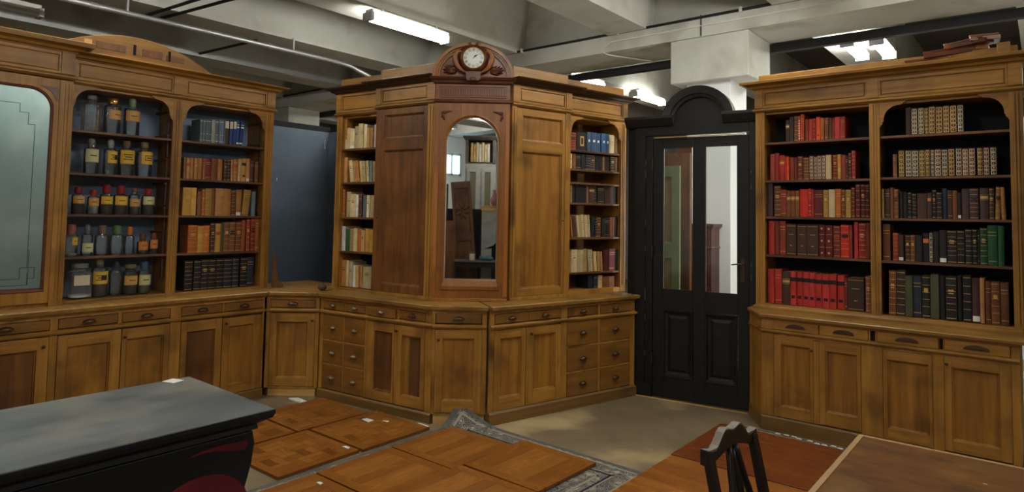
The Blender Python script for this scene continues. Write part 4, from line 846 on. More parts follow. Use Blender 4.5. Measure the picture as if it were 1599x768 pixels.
  'R4': (4, 0.928, [(-1.753,0.049,0.275,'Sp',0), (-1.700,0.053,0.277,'Sp',0), (-1.642,0.061,0.262,'Dt',0), (-1.578,0.043,0.268,'Sn',0), (-1.532,0.044,0.268,'Sn',0), (-1.485,0.044,0.266,'Sn',0), (-1.439,0.043,0.265,'Sn',0), (-1.393,0.048,0.261,'Sn',0), (-1.341,0.049,0.261,'Sn',0), (-1.289,0.047,0.264,'Sn',0), (-1.235,0.046,0.259,'Sn',0), (-1.186,0.018,0.243,'Rp',0), (-1.165,0.111,0.247,'Dg',0), (-1.042,0.035,0.266,'Cb',0)]),
  'S0': (4, 2.235, [(-0.766,0.031,0.201,'Dp',0), (-0.730,0.036,0.194,'Di',0), (-0.688,0.034,0.194,'Li',0), (-0.652,0.028,0.191,'Li',0), (-0.622,0.036,0.197,'Pi',0), (-0.584,0.042,0.193,'Di',0), (-0.539,0.037,0.195,'Di',0), (-0.498,0.039,0.194,'Di',0), (-0.454,0.034,0.194,'Di',0)]),
  'S1': (4, 1.930, [(-0.852,0.026,0.168,'Cp',0), (-0.815,0.036,0.197,'Li',0), (-0.772,0.039,0.195,'Di',0), (-0.731,0.040,0.193,'Li',0), (-0.689,0.038,0.193,'Li',0), (-0.648,0.026,0.195,'Di',0), (-0.620,0.025,0.194,'Di',0), (-0.592,0.037,0.195,'Mi',0), (-0.552,0.036,0.193,'Di',0), (-0.511,0.036,0.194,'Di',0), (-0.469,0.034,0.196,'Di',0), (-0.431,0.034,0.190,'Ci',0), (-0.393,0.035,0.192,'Mi',0), (-0.346,0.032,0.192,'Di',0), (-0.312,0.033,0.193,'Mi',0), (-0.274,0.034,0.193,'Di',0)]),
  'S2': (4, 1.630, [(-0.929,0.015,0.215,'Fp',0), (-0.911,0.037,0.216,'Dp',0), (-0.872,0.021,0.224,'Cp',0), (-0.848,0.027,0.213,'Cb',0), (-0.814,0.022,0.193,'Kp',0), (-0.790,0.024,0.190,'Kp',0), (-0.764,0.024,0.189,'Kb',0), (-0.737,0.030,0.179,'Kb',0), (-0.703,0.057,0.179,'Dp',0), (-0.643,0.027,0.183,'Do',0), (-0.613,0.024,0.206,'Kb',0), (-0.586,0.031,0.187,'Kb',0), (-0.552,0.026,0.214,'Np',0), (-0.522,0.028,0.199,'Dp',0), (-0.492,0.027,0.198,'Cp',0), (-0.463,0.021,0.181,'Kw',0), (-0.438,0.040,0.209,'Dp',0), (-0.395,0.051,0.212,'Pb',0), (-0.337,0.049,0.213,'Dt',0), (-0.285,0.027,0.213,'Db',0), (-0.255,0.027,0.220,'Tb',2), (-0.220,0.023,0.218,'Tp',-2)]),
  'S3': (4, 1.320, [(-0.924,0.047,0.265,'Cp',0), (-0.861,0.035,0.203,'Rb',0), (-0.824,0.031,0.189,'Dw',0), (-0.784,0.032,0.189,'Db',0), (-0.750,0.029,0.190,'Cb',0), (-0.718,0.041,0.189,'Kp',0), (-0.673,0.037,0.208,'Kt',0), (-0.634,0.020,0.216,'Ki',0), (-0.612,0.035,0.219,'Kp',0), (-0.573,0.041,0.231,'Kw',0), (-0.529,0.055,0.231,'Kb',0), (-0.472,0.043,0.232,'Kb',0), (-0.424,0.036,0.243,'Kb',0), (-0.385,0.028,0.244,'Kb',0), (-0.354,0.011,0.240,'Kp',0), (-0.341,0.040,0.255,'Vb',0), (-0.299,0.051,0.271,'Vp',0), (-0.244,0.033,0.269,'Vp',0)]),
  'S4': (4, 0.928, [(-0.891,0.045,0.319,'Cb',1), (-0.843,0.054,0.324,'Db',1), (-0.786,0.045,0.289,'Lp',0), (-0.738,0.050,0.290,'Np',0), (-0.684,0.050,0.298,'Kb',0), (-0.631,0.049,0.309,'Lp',0), (-0.579,0.033,0.302,'Kp',0), (-0.542,0.063,0.302,'Kb',0), (-0.476,0.027,0.309,'Kp',0), (-0.443,0.047,0.315,'Kb',0), (-0.391,0.042,0.301,'Pw',0), (-0.347,0.024,0.306,'Tp',0), (-0.319,0.031,0.285,'Cp',0), (-0.286,0.045,0.283,'Cb',0), (-0.237,0.044,0.281,'Cp',0)]),
}
BOTTLES = [
  (1.745, 2.18, 0.065, 0.227, 0.282, 'clearglass', 0.079, 0.181),
  (1.89, 2.18, 0.058, 0.23, 0.277, 'gold', 0.11, 0.188),
  (2.029, 2.18, 0.056, 0.225, 0.303, 'greenst', 0.112, 0.198),
  (1.759, 1.86, 0.05, 0.199, 0.276, 'gray', 0.087, 0.189),
  (1.889, 1.86, 0.047, 0.206, 0.279, 'gray2', 0.089, 0.185),
  (2.004, 1.86, 0.056, 0.212, 0.278, 'cork', 0.09, 0.201),
  (2.135, 1.86, 0.059, 0.211, 0.281, 'cork2', 0.097, 0.2),
  (1.687, 1.552, 0.042, 0.152, 0.205, 'reddark', 0.079, 0.139),
  (1.788, 1.552, 0.039, 0.141, 0.185, 'redwhite', 0.06, 0.127),
  (1.876, 1.552, 0.044, 0.16, 0.232, 'redbrown', 0.079, 0.14),
  (1.976, 1.552, 0.048, 0.159, 0.23, 'redclear', 0.073, 0.145),
  (2.077, 1.552, 0.04, 0.164, 0.214, 'corkclear', 0.063, 0.126),
  (2.179, 1.552, 0.047, 0.159, 0.212, 'redbrown2', 0.081, 0.149),
  (1.656, 1.238, 0.047, 0.163, 0.235, 'pink', 0.081, 0.144),
  (1.762, 1.238, 0.04, 0.163, 0.237, 'grayst', 0.024, 0.097),
  (1.861, 1.238, 0.05, 0.159, 0.231, 'brownst', 0, 0),
  (1.965, 1.238, 0.051, 0.158, 0.23, 'green', 0, 0),
  (2.057, 1.238, 0.036, 0.149, 0.218, 'orange', 0, 0),
  (2.155, 1.238, 0.04, 0.106, 0.162, 'brownsm', 0.028, 0.102),
  (2.238, 1.238, 0.033, 0.114, 0.168, 'redsm', 0.04, 0.114),
  (1.722, 0.925, 0.072, 0.2, 0.256, 'flat', 0.095, 0.17),
  (1.857, 0.925, 0.057, 0.221, 0.285, 'gl', 0.094, 0.191),
  (1.97, 0.925, 0.043, 0.195, 0.257, 'plain', 0, 0),
  (2.074, 0.925, 0.053, 0.183, 0.232, 'amber', 0.072, 0.146),
  (2.178, 0.925, 0.048, 0.183, 0.251, 'blue', 0.063, 0.148),
]
# ---------------------------------------------------------------- books
PAL = {'G': (112, 128, 138), 'W': (214, 212, 204), 'O': (196, 108, 44), 'U': (44, 82, 150), 'T': (182, 126, 70), 'R': (146, 58, 40), 'C': (128, 78, 44), 'D': (74, 50, 40),
       'Y': (206, 158, 72), 'P': (78, 50, 56), 'L': (76, 74, 46), 'K': (34, 33, 35), 'N': (38, 48, 66), 'E': (222, 200, 150), 'F': (200, 164, 104), 'V': (34, 92, 58),
       'B': (62, 92, 130), 'X': (232, 84, 40), 'S': (186, 52, 44), 'M': (104, 30, 34), 'Z': (212, 48, 34)}
CN = {'G': 'grey-blue', 'W': 'white', 'O': 'orange', 'U': 'bright blue', 'T': 'tan', 'R': 'brick red', 'C': 'brown', 'D': 'dark brown', 'Y': 'golden tan', 'P': 'plum brown', 'L': 'olive green',
      'K': 'black', 'N': 'navy', 'E': 'cream', 'F': 'buff', 'V': 'green', 'B': 'slate blue', 'X': 'bright orange', 'S': 'red', 'M': 'maroon', 'Z': 'scarlet'}
SN = {'p': 'plain', 's': 'silver-titled', 't': 'pale-labelled', 'w': 'white-ticketed', 'b': 'gilt-banded', 'l': 'red-labelled', 'i': 'heavily gilt', 'n': 'black-banded', 'o': 'emblem-spined',
      'g': 'gilt-lettered', 'd': 'gilt-flowered', 'r': 'gilt-ruled'}
BM = {}
def bookmat(c, var):
    k = (c, var)
    if k not in BM:
        r, g_, b = PAL[c]; f = (.86, 1.0, 1.14)[var]; h = (0, 4, -5)[var]
        c1 = S(min(255, r*f+h), min(255, g_*f), min(255, b*f-h)); c2 = tuple(x*.62 for x in c1[:3])+(1,)
        BM[k] = noisy('cloth_'+CN[c].replace(' ', '_').replace('-', '_'), c1, c2, (14, 14, 9), rough=.55, c3=tuple(x*.5 for x in c1[:3])+(1,), s3=12, bump=.1, c3lo=.6, c3hi=.8)
    return BM[k]
M_pages = [noisy('page_edges', S(196, 180, 140), S(150, 130, 92), (120, 3, 3), rough=.9, bump=0), noisy('page_edges_old', S(170, 144, 100), S(120, 96, 62), (120, 3, 3), rough=.9, bump=0)]
M_sil = mat('silver_tooling', S(186, 190, 190), .4, .3); M_cream = mat('paper_label', S(226, 214, 184), .7); M_wlab = mat('white_ticket', S(232, 232, 224), .6)
M_redl = mat('red_title_label', S(176, 66, 34), .5); M_blk = mat('black_title_band', S(26, 22, 22), .5); M_orl = mat('orange_ticket', S(214, 110, 50), .6)
M_gilt = mat('gilt_tooling', S(206, 164, 92), .42, .35); M_giltp = mat('pale_gilt_panel', S(206, 190, 158), .5, .15)
def make_book(parent_name, w_, h, depth, code, var, seed):
    rnd = random.Random(seed); c, st = code
    w_ = max(w_, .009); mb = MB(); rd = min(.006, w_*.22); n = 6
    def spine(off=0, x0=0.0, x1=1.0, k=n):
        out = []
        for i in range(k+1):
            f = x0+(x1-x0)*i/k; out.append((w_*f, -rd*math.sin(math.pi*f)-off))
        return out
    th = .0022 if w_ > .015 else .0015
    outer = [(0, depth), (0, 0)] + spine()[1:-1] + [(w_, 0), (w_, depth), (w_-th, depth), (w_-th, .004)] + [(w_-th-(w_-2*th)*i/3, .003-rd*.6*math.sin(math.pi*i/3)) for i in (1, 2)] + [(th, .004), (th, depth)]
    mb.prism(outer[::-1], 0, h, 'z', 0)
    def strip(z0, z1, m=1, off=.0006, x0=.04, x1=.96, k=4):
        sp = spine(off, x0, x1, k); sb = spine(-.0012, x0, x1, k)
        A = [(x, y) for x, y in sp] + [(x, y) for x, y in sb[::-1]]; mb.prism(A, z0*h, z1*h, 'z', m)
    m1, m2 = M_gilt, M_redl
    if st == 'b':
        k = rnd.choice((4, 5, 5)); off = rnd.random()*.04
        for i in range(1, k+1):
            z = .08 + (.84*i/(k+1)) + off*0; strip(z-.012, z+.012, 0, .0022, .02, .98); strip(z+.016, z+.026, 1, .0006)
        strip(.04, .055); strip(.945, .96)
        if rnd.random() < .6: strip(.60, .70, 1, .0006, .25, .75)
        elif rnd.random() < .5 and c not in 'KN': strip(.58, .71, 2, .0006, .12, .88); m2 = rnd.choice((M_redl, M_blk))
    elif st == 'i':
        m1 = rnd.choice((M_giltp, M_gilt)) if c in 'DLP' else M_giltp; m2 = M_blk if c in 'DLPFE' else bookmat(c, 0); k = 6
        for i in range(k):
            z0 = .03+.94*i/k; z1 = .03+.94*(i+1)/k; strip(z0+.004, z0+.030, 1, .0007, .06, .94); strip(z1-.036, z1-.012, 1, .0007, .06, .94)
            strip(z0+.030, z1-.036, 1, .0007, .06, .16, 1); strip(z0+.030, z1-.036, 1, .0007, .84, .94, 1); strip(z0+.062, z1-.066, 1, .0007, .38, .62); strip(z1-.010, z1+.004, 0, .0022, .02, .98)
    elif st == 'l':
        strip(.62, .76, 2); strip(.40, .42); strip(.2, .22); strip(.05, .07); strip(.84, .86); m2 = M_redl if c != 'Y' else M_orl
        if c == 'Y': strip(.30, .46, 1, .0007)
    elif st == 'o' and c == 'K': strip(.25, .8, 1, .0007, .3, .7); strip(.35, .7, 0, .0012, .4, .6)
    elif st == 'o': m2 = M_blk if c == 'X' else M_orl; strip(.18, .25, 2, .0006, .35, .65) if c == 'X' else strip(.68, .80, 2, .0006, .1, .9)
    elif st == 's': m1 = M_sil; strip(.90, .93); strip(.08, .10); strip(.35, .38, 1, .0006, .3, .7)
    elif st == 't':
        m1 = M_cream if c in 'OUEBVL' else M_gilt
        if c in 'OUEL': strip(.66, .95)
        elif c == 'K': m1 = M_orl; strip(.66, .80)
        else: strip(.66, .74); strip(.62, .63); strip(.77, .78)
    elif st == 'w':
        m1 = M_wlab
        if c == 'B': strip(.50, .62, 1, .0007, .3, .7)
        elif c == 'U': strip(.72, .78); strip(.84, .87); strip(.06, .12)
        elif c == 'X': [strip(.08+.1*i, .14+.1*i, 1, .0006, .25, .75) for i in range(8)]
        else: strip(.03, .15)
    elif st == 'n':
        m1 = M_blk; strip(.70, .82, 1, .0006, 0, 1); strip(.20, .29, 1, .0006, .2, .8)
    elif st == 'd':
        for z in (.12, .5, .88): strip(z-.03, z+.03, 1, .0006, .35, .65)
        for z in (.3, .7): strip(z-.006, z+.006)
    elif st == 'g':
        for z in (.05, .93): strip(z-.006, z+.006)
        if w_ > .05: strip(.66, .675, 1, .0006, .25, .75); strip(.3, .32, 1, .0006, .4, .6)
        else:
            for z in (.86, .81, .76, .71, .67, .33, .29, .25, .18, .14): strip(z-.007, z+.007, 1, .0006, .2+rnd.random()*.1, .8)
            strip(.44, .56, 1, .0006, .36, .64); strip(.47, .53, 1, .0006, .28, .72)
    elif st == 'r' or (st == 'p' and rnd.random() < .35 and c not in 'EFWG'):
        strip(.82, .835); strip(.74, .75); strip(.10, .115)
    elif st == 'p' and c in 'EFT' and rnd.random() < .5: m1 = M_blk; strip(.62, .65, 1, .0006, .25, .75); strip(.70, .72, 1, .0006, .3, .7)
    o = mb.build('book', [bookmat(c, var), m1, m2], bevel=0)
    pg = MB().box(th*.9, w_-th*.9, .006, depth-.004, .003, h-.003).build('page_block', M_pages[0 if c in 'EFGUBW' else 1], o)
    return o
ORD = ['first', 'second', 'third', 'fourth', 'fifth', 'sixth', 'seventh', 'eighth', 'ninth', 'tenth', 'eleventh', 'twelfth', 'thirteenth', 'fourteenth', 'fifteenth', 'sixteenth', 'seventeenth', 'eighteenth', 'nineteenth', 'twentieth', 'twenty-first', 'twenty-second']
WHERE = {'B': 'beside the bottles', 'L': 'left of tall left cupboard', 'C': 'beside the black door', 'R': 'in the red books bay', 'S': 'in the far right bay'}
ROW = {'B': ['top', 'second', 'third', 'fourth', 'bottom'], 'L': ['top', 'second', 'third', 'fourth', 'bottom'], 'C': ['top', 'second', 'third', 'fourth', 'fifth', 'bottom'], 'R': ['top', 'second', 'third', 'fourth', 'bottom'], 'S': ['top', 'second', 'third', 'fourth', 'bottom']}
nb = 0
for sh, (k, zb, books) in SHELVES.items():
    row = ROW[sh[0]][int(sh[1])]
    for i, (u, w_, h, code, tilt) in enumerate(books):
        nb += 1
        rnd = random.Random(nb*17)
        depth = .15+rnd.random()*.03; v = -.285-rnd.random()*.012
        o = make_book(sh, w_, h, depth, code, rnd.choice((0, 1, 1, 2)), nb)
        sz = 'thick' if w_ > .055 else ('thin' if w_ < .024 else '')
        lab = ' '.join([x for x in (sz, SN[code[1]], CN[code[0]], 'book,') if x])
        if i == len(books)-1: lab += ' rightmost on the %s shelf %s' % (row, WHERE[sh[0]])
        elif i == 0: lab += ' leftmost on the %s shelf %s' % (row, WHERE[sh[0]])
        else: lab += ' %s from left on %s shelf %s' % (ORD[i], row, WHERE[sh[0]])
        tag(o, lab, 'book', 'books on the %s shelf %s' % (row, WHERE[sh[0]]))
        o.location = W(k, u, v, zb+.001)
        tr = R(tilt)
        if tilt:
            zz = 0 if tilt > 0 else w_*math.sin(-tr)*0
            o.matrix_world = Matrix.Translation(W(k, u, v, zb+.001+ (w_*math.sin(tr) if tilt > 0 else 0))) @ Matrix.Rotation(K[k][2], 4, 'Z') @ Matrix.Rotation(tr, 4, 'Y')
        else: o.rotation_euler = (0, 0, K[k][2])

# ---------------------------------------------------------------- bottles
M_bglass = thin_glass('bottle_glass', (.975, .985, .985, 1), dirt=.04, dirtcol=(.9, .95, .97, 1), bumpy=.5)
M_bsmoke = thin_glass('smoky_bottle_glass', (.60, .60, .58, 1), dirt=.05)
M_amberg = thin_glass('amber_bottle_glass', (.55, .38, .24, 1), dirt=.05)
M_lab_y = mat('yellow_label', S(214, 170, 54), .6); M_lab_t = mat('tan_label', S(198, 150, 84), .6); M_lab_p = mat('pale_label', S(196, 190, 140), .6); M_lab_c = mat('cream_label', S(206, 196, 168), .6); M_lab_o = mat('orange_label', S(206, 128, 56), .6)
BT = {  # stopper colour, stopper material kind, glass, contents, label, description
 'clearglass': ((200, 205, 205), 'glass', M_bglass, None, M_mah, 'large faceted clear glass jar with flat glass stopper, top shelf left'),
 'gold': ((180, 130, 70), 'metal', M_bglass, None, M_lab_t, 'large clear jar with gold lid and tan label, middle of top shelf'),
 'greenst': ((104, 126, 92), 'ball', M_bglass, None, M_lab_t, 'clear bottle with dull green ball stopper and tan label, top shelf'),
 'gray': ((112, 112, 100), 'ball', M_bglass, None, M_lab_p, 'clear bottle with grey stopper and pale yellow label, second shelf'),
 'gray2': ((136, 140, 142), 'ball', M_bglass, None, M_lab_y, 'clear bottle with pale grey stopper and yellow label, second shelf'),
 'cork': ((120, 92, 60), 'cork', M_bglass, None, M_lab_y, 'clear bottle with brown cork and wide yellow label, second shelf'),
 'cork2': ((130, 112, 66), 'cork', M_bglass, None, M_lab_y, 'clear bottle with cork and black-framed yellow label, right on second shelf'),
 'reddark': ((120, 34, 34), 'cap', M_bsmoke, (52, 44, 40), M_lab_t, 'dark bottle with red cap, leftmost on the third shelf'),
 'redwhite': ((140, 36, 34), 'cap', M_bglass, (176, 172, 160), M_lab_t, 'short red-capped bottle holding white powder, third shelf'),
 'redbrown': ((128, 30, 32), 'cap', M_bsmoke, (92, 76, 56), M_lab_y, 'tall bottle with wide red cap and brown contents, third shelf'),
 'redclear': ((136, 32, 30), 'cap', M_bglass, (70, 66, 60), M_lab_y, 'tall red-capped bottle with square yellow label, fourth on third shelf'),
 'corkclear': ((128, 92, 68), 'cork', M_bglass, (96, 88, 70), M_lab_t, 'cork-stoppered clear bottle among the red-capped ones, third shelf'),
 'redbrown2': ((148, 38, 34), 'cap', M_bsmoke, (98, 82, 58), M_lab_p, 'red-capped bottle with brown contents, rightmost on the third shelf'),
 'pink': ((146, 92, 88), 'cap', M_bglass, None, M_lab_y, 'clear bottle with pink cap and small gilt label, fourth shelf'),
 'grayst': ((100, 108, 110), 'ball', M_bglass, None, M_lab_p, 'clear bottle with grey ball stopper and faint low label, fourth shelf'),
 'brownst': ((110, 92, 78), 'cap', M_bglass, None, None, 'unlabelled clear bottle with brown-grey cap, fourth shelf'),
 'green': ((92, 116, 72), 'cap', M_bglass, None, None, 'unlabelled clear bottle with green cap, fourth shelf'),
 'orange': ((176, 104, 34), 'cap', M_bglass, None, None, 'slim clear bottle with orange cap, fourth shelf'),
 'brownsm': ((96, 62, 44), 'cap', M_amberg, None, M_lab_o, 'small brown bottle with orange label, fourth shelf'),
 'redsm': ((128, 62, 56), 'cap', M_bsmoke, None, M_lab_o, 'small dark bottle with dull red cap, rightmost on fourth shelf'),
 'flat': ((120, 124, 118), 'flat', M_bglass, None, M_lab_c, 'wide square clear jar with flat disc stopper, bottom shelf left'),
 'gl': ((140, 138, 116), 'cork', M_bglass, (78, 82, 66), M_lab_y, 'square-shouldered bottle with yellow and black label, bottom shelf'),
 'plain': ((120, 132, 138), 'round', M_bglass, None, None, 'plain round-topped clear jar without label, bottom shelf'),
 'amber': ((112, 104, 76), 'flat', M_amberg, (84, 66, 48), M_lab_t, 'squat brownish jar with wide tan label, bottom shelf'),
 'blue': ((66, 84, 116), 'cap', M_bglass, (120, 118, 84), M_lab_p, 'clear bottle with blue cap and grey-green label, bottom shelf right')}
for u, zb, r, hs, ht, code, l0, l1 in BOTTLES:
    sc_, kind, gm, cont, lm, desc = BT[code]
    t = thing('glass_bottle', desc, 'bottle', W(0, u, -.36, zb+.001), K[0][2], 'glass bottles in the left bookcase')
    rn = r*(.48 if kind not in ('flat', 'round') else .62); sh = min(.025, r*.5); th = .0022; nseg = 28
    if code in ('flat', 'gl', 'clearglass'): nseg = 4 if code == 'flat' else 28
    if code == 'clearglass': nseg = 16
    def prof(): return [(r*.92, 0), (r, .006), (r, hs-sh), (r*.93, hs-sh*.35), (rn*1.1, hs), (rn, hs+.006), (rn, hs+(ht-hs)*.35), (rn*1.12, hs+(ht-hs)*.38)]
    def rot4(mb_):  # square body faces forward
        a = R(45); mb_.v = [(x*math.cos(a)-y*math.sin(a), x*math.sin(a)+y*math.cos(a), z) for x, y, z in mb_.v]; return mb_
    P_ = prof(); inner = [(max(q[0]-th, .002), q[1]+(.004 if i == 0 else 0)) for i, q in enumerate(P_)]
    k_ = 1.3 if nseg == 4 else 1
    if nseg == 4: P_ = [(a*k_ if b_ < hs-.001 else a, b_) for a, b_ in P_]; inner = [(a*k_ if b_ < hs-.001 else a, b_) for a, b_ in inner]
    m = MB(); m.lathe(P_, nseg, cap0=True, cap1=True)
    if nseg == 4: rot4(m)
    m.build('glass_body', gm, t, smooth=nseg > 16, autos=40, bevel=.004 if nseg == 4 else 0)
    if cont:
        m = MB(); hc = (hs-sh)*(.55 if code == 'redwhite' else .75); m.lathe([(r-.006, .006), (r-.006, hc), (.002, hc+.003)], 20); m.build('contents', noisy('powder', S(*cont), tuple(x*.7 for x in S(*cont)[:3])+(1,), (60, 60, 60), rough=.9, bump=.3), t, smooth=True, autos=40)
    elif code in ('pink', 'flat'):
        m = MB(); m.lathe([(r-.006, .006), (r-.006, .02), (.002, .022)], 20); m.build('contents', M_wlab, t)
    sm = mat('stopper_'+code, S(*sc_), .15 if kind in ('metal', 'glass') else .5, .8 if kind == 'metal' else 0, trans=.85 if kind in ('glass', 'round') else 0, ior=1.35)
    if gm is M_bglass and kind == 'ball': sm = mat('stopper_'+code, S(*sc_), .25)
    z0 = hs+(ht-hs)*.34; m = MB()
    if kind == 'ball': m.lathe([(rn*.95, hs+.004), (rn*1.0, z0), (rn*1.08, z0+(ht-z0)*.3), (rn*.95, z0+(ht-z0)*.75), (rn*.5, ht-.002), (.002, ht)], 18)
    elif kind == 'flat': m.lathe([(rn*1.0, z0), (rn*1.25, z0+.004), (rn*1.28, ht-.006), (rn*1.1, ht), (.002, ht)], 24)
    elif kind == 'round': m.lathe([(rn*1.0, hs+.002), (rn*1.1, z0), (rn*.9, z0+(ht-z0)*.5), (rn*.45, ht), (.002, ht)], 20)
    elif kind == 'glass': m.lathe([(rn*.9, z0), (rn*1.1, z0+.004), (rn*1.1, ht-.004), (rn*.9, ht), (.002, ht)], 10)
    elif kind == 'metal': m.lathe([(rn*1.5, hs+.003), (rn*1.52, z0), (rn*1.52, ht-.004), (rn*1.4, ht), (.002, ht)], 24)
    elif kind == 'cork': m.lathe([(rn*.95, z0-.004), (rn*1.0, z0+.002), (rn*.9, ht-.003), (rn*.7, ht), (.002, ht)], 16)
    else: m.lathe([(rn*1.18, hs+.004), (rn*1.25, z0), (rn*1.15, ht-.006), (rn*.9, ht), (.002, ht)], 18)
    m.build('stopper', sm, t, smooth=True, autos=40)
    if lm and l1:
        m = MB(); a0, a1 = R(-90-62), R(-90+62)
        if code in ('gray2', 'gold', 'cork2'): a0 += R(25); a1 += R(25)
        if code == 'pink': a0, a1 = R(-90-5), R(-90+45)
        if code == 'clearglass': a0, a1 = R(-40), R(30)
        rr = r+.0012
        if nseg == 4: m.box(-r*.72, r*.72, -r*.925-.001, -r*.915, l0, l1)
        else:
            N_ = 10; pr = lambda q, a: (q*math.cos(a), q*math.sin(a))
            A = [pr(rr, a0+(a1-a0)*i/N_) for i in range(N_+1)] + [pr(rr-.001, a1-(a1-a0)*i/N_) for i in range(N_+1)]; m.prism(A, l0, l1, 'z')
        lb = m.build('label', lm, t)
        m = MB()
        def arcbar(b0, b1, z0_, z1_):
            A = [(( rr+.0006)*math.cos(b0+(b1-b0)*i/6), (rr+.0006)*math.sin(b0+(b1-b0)*i/6)) for i in range(7)] + [((rr)*math.cos(b1-(b1-b0)*i/6), rr*math.sin(b1-(b1-b0)*i/6)) for i in range(7)]; m.prism(A, z0_, z1_, 'z')
        am = (a0+a1)/2; hw = (a1-a0)*.34; H_ = l1-l0
        if nseg != 4:
            if code in ('gray2', 'gl', 'cork', 'cork2'):
                arcbar(am-hw*.9, am+hw*.9, l0+H_*.30, l0+H_*.36); arcbar(am-hw*.9, am+hw*.9, l0+H_*.64, l0+H_*.70)
                if code in ('gray2', 'gl'): arcbar(am-hw*.1, am+hw*.9, l0+H_*.30, l0+H_*.70)
                if code == 'cork2': arcbar(am-hw*.9, am-hw*.8, l0+H_*.3, l0+H_*.7); arcbar(am+hw*.8, am+hw*.9, l0+H_*.3, l0+H_*.7)
            arcbar(am-hw*.6, am+hw*.6, l0+H_*.46, l0+H_*.54); arcbar(a0+.02, a1-.02, l0+.002, l0+.004); arcbar(a0+.02, a1-.02, l1-.004, l1-.002)
            if m.v: m.build('label_print', M_ink, lb)

# ---------------------------------------------------------------- floor: rugs, parquet panels, scraps
def rugmat(name):
    m = bpy.data.materials.new(name); m.use_nodes = True; nt = m.node_tree; N = nt.nodes; L = nt.links; b = N['Principled BSDF']; b.inputs['Roughness'].default_value = .95
    tc = N.new('ShaderNodeTexCoord'); v = N.new('ShaderNodeTexVoronoi'); v.inputs['Scale'].default_value = 26; v.feature = 'DISTANCE_TO_EDGE'; L.new(tc.outputs['Object'], v.inputs[0])
    v2 = N.new('ShaderNodeTexVoronoi'); v2.inputs['Scale'].default_value = 15; L.new(tc.outputs['Object'], v2.inputs[0])
    r = N.new('ShaderNodeValToRGB'); r.color_ramp.interpolation = 'CONSTANT'; e = r.color_ramp.elements
    e[0].position = 0; e[0].color = S(150, 142, 122); e[1].position = .10; e[1].color = S(50, 52, 62)
    x = e.new(.22); x.color = S(150, 140, 122); x = e.new(.32); x.color = S(112, 52, 46)
    L.new(v.outputs['Distance'], r.inputs[0])
    r2 = N.new('ShaderNodeValToRGB'); r2.color_ramp.interpolation = 'CONSTANT'; e = r2.color_ramp.elements; e[0].color = S(190, 182, 160); e[1].position = .5; e[1].color = S(52, 56, 72); x = e.new(.3); x.color = S(120, 112, 100)
    L.new(v2.outputs['Distance'], r2.inputs[0]); mx = N.new('ShaderNodeMix'); mx.data_type = 'RGBA'; mx.inputs[0].default_value = .45; L.new(r.outputs[0], mx.inputs[6]); L.new(r2.outputs[0], mx.inputs[7]); L.new(mx.outputs[2], b.inputs['Base Color'])
    return m
M_rug = rugmat('persian_pattern'); M_rugedge = noisy('rug_edge_grey', S(98, 100, 96), S(76, 78, 76), (30, 30, 30), rough=.95)
M_rugcream = mat('rug_cream_line', S(150, 144, 124), .95); M_rugnavy = mat('rug_navy_line', S(44, 48, 62), .95)
def rug(name, x0, x1, y0, y1, label, curl=None, rz=0, z=.002):
    t = thing(name, label, 'rug', ((x0+x1)/2, (y0+y1)/2, z), R(rz), None); w2, h2 = (x1-x0)/2, (y1-y0)/2
    def zf(x, y):
        if not curl: return 0
        d = (x+w2)*.9 + (h2-y)*1.0; k = max(0, 1-d/.30); return .17*k**1.3
    def yf(x, y):
        if not curl: return y
        d = (x+w2)*.9 + (h2-y)*1.0; k = max(0, 1-d/.30); return y - .12*k
    def patch(a, b, c_, d_, mt, nm, up):
        m = MB(); nx = max(2, int((b-a)/.05)); ny = max(2, int((d_-c_)/.05)); nx, ny = min(nx, 80), min(ny, 80); vs = []; fs = []
        for i in range(nx+1):
            for j in range(ny+1):
                x = a+(b-a)*i/nx; y = c_+(d_-c_)*j/ny; vs.append((x, yf(x, y), zf(x, y)+up))
        o = len(vs); vs += [(p[0], p[1], p[2]-.004) for p in vs]
        for i in range(nx):
            for j in range(ny):
                p = i*(ny+1)+j; q = p+ny+1; fs.append((p, q, q+1, p+1)); fs.append((p+1+o, q+1+o, q+o, p+o))
        for i in range(nx): p = i*(ny+1); q = p+ny+1; fs += [(p+o, q+o, q, p), (p+ny, q+ny, q+ny+o, p+ny+o)]
        for j in range(ny): p = j; q = nx*(ny+1)+j; fs += [(p, p+1, p+1+o, p+o), (q+o, q+1+o, q+1, q)]
        m.add(vs, fs); return m.build(nm, mt, t, smooth=False)
    patch(-w2, w2, -h2, h2, M_rugedge, 'rug_binding', .004)
    patch(-w2+.04, w2-.04, -h2+.04, h2-.04, M_rug, 'rug_field', .0065)
    for e, mt in ((.055, M_rugcream), (.17, M_rugcream), (.18, M_rugnavy), (.24, M_rugcream)):
        for q in ((-w2+e, w2-e, h2-e-.016, h2-e), (-w2+e, -w2+e+.016, -h2+e, h2-e), (w2-e-.016, w2-e, -h2+e, h2-e)): patch(*q, mt, 'border_line', .0078)
    return t
rug('persian_rug', -3.53, -1.93, 1.45, 3.76, 'patterned grey-blue rug with curled corner under the centre parquet panels', curl=True, rz=-1)
rug('patterned_rug', -1.86, -.2, 2.4, 5.10, 'second pale patterned rug mostly hidden under boards before the right cabinet')
P1c = [S(152, 94, 36), S(146, 88, 34), S(164, 104, 42), S(122, 72, 28)]
M_pq = [wood('parquet_%s' % n, a, tuple(x*.72 for x in a[:3])+(1,), tuple(x*.6 for x in a[:3])+(1,), ax, rough=.36, s3=4) for n, a, ax in (('red', P1c[0], 'x'), ('brown', P1c[1], 'y'), ('gold', P1c[2], 'y'), ('dark', P1c[3], 'x'))]
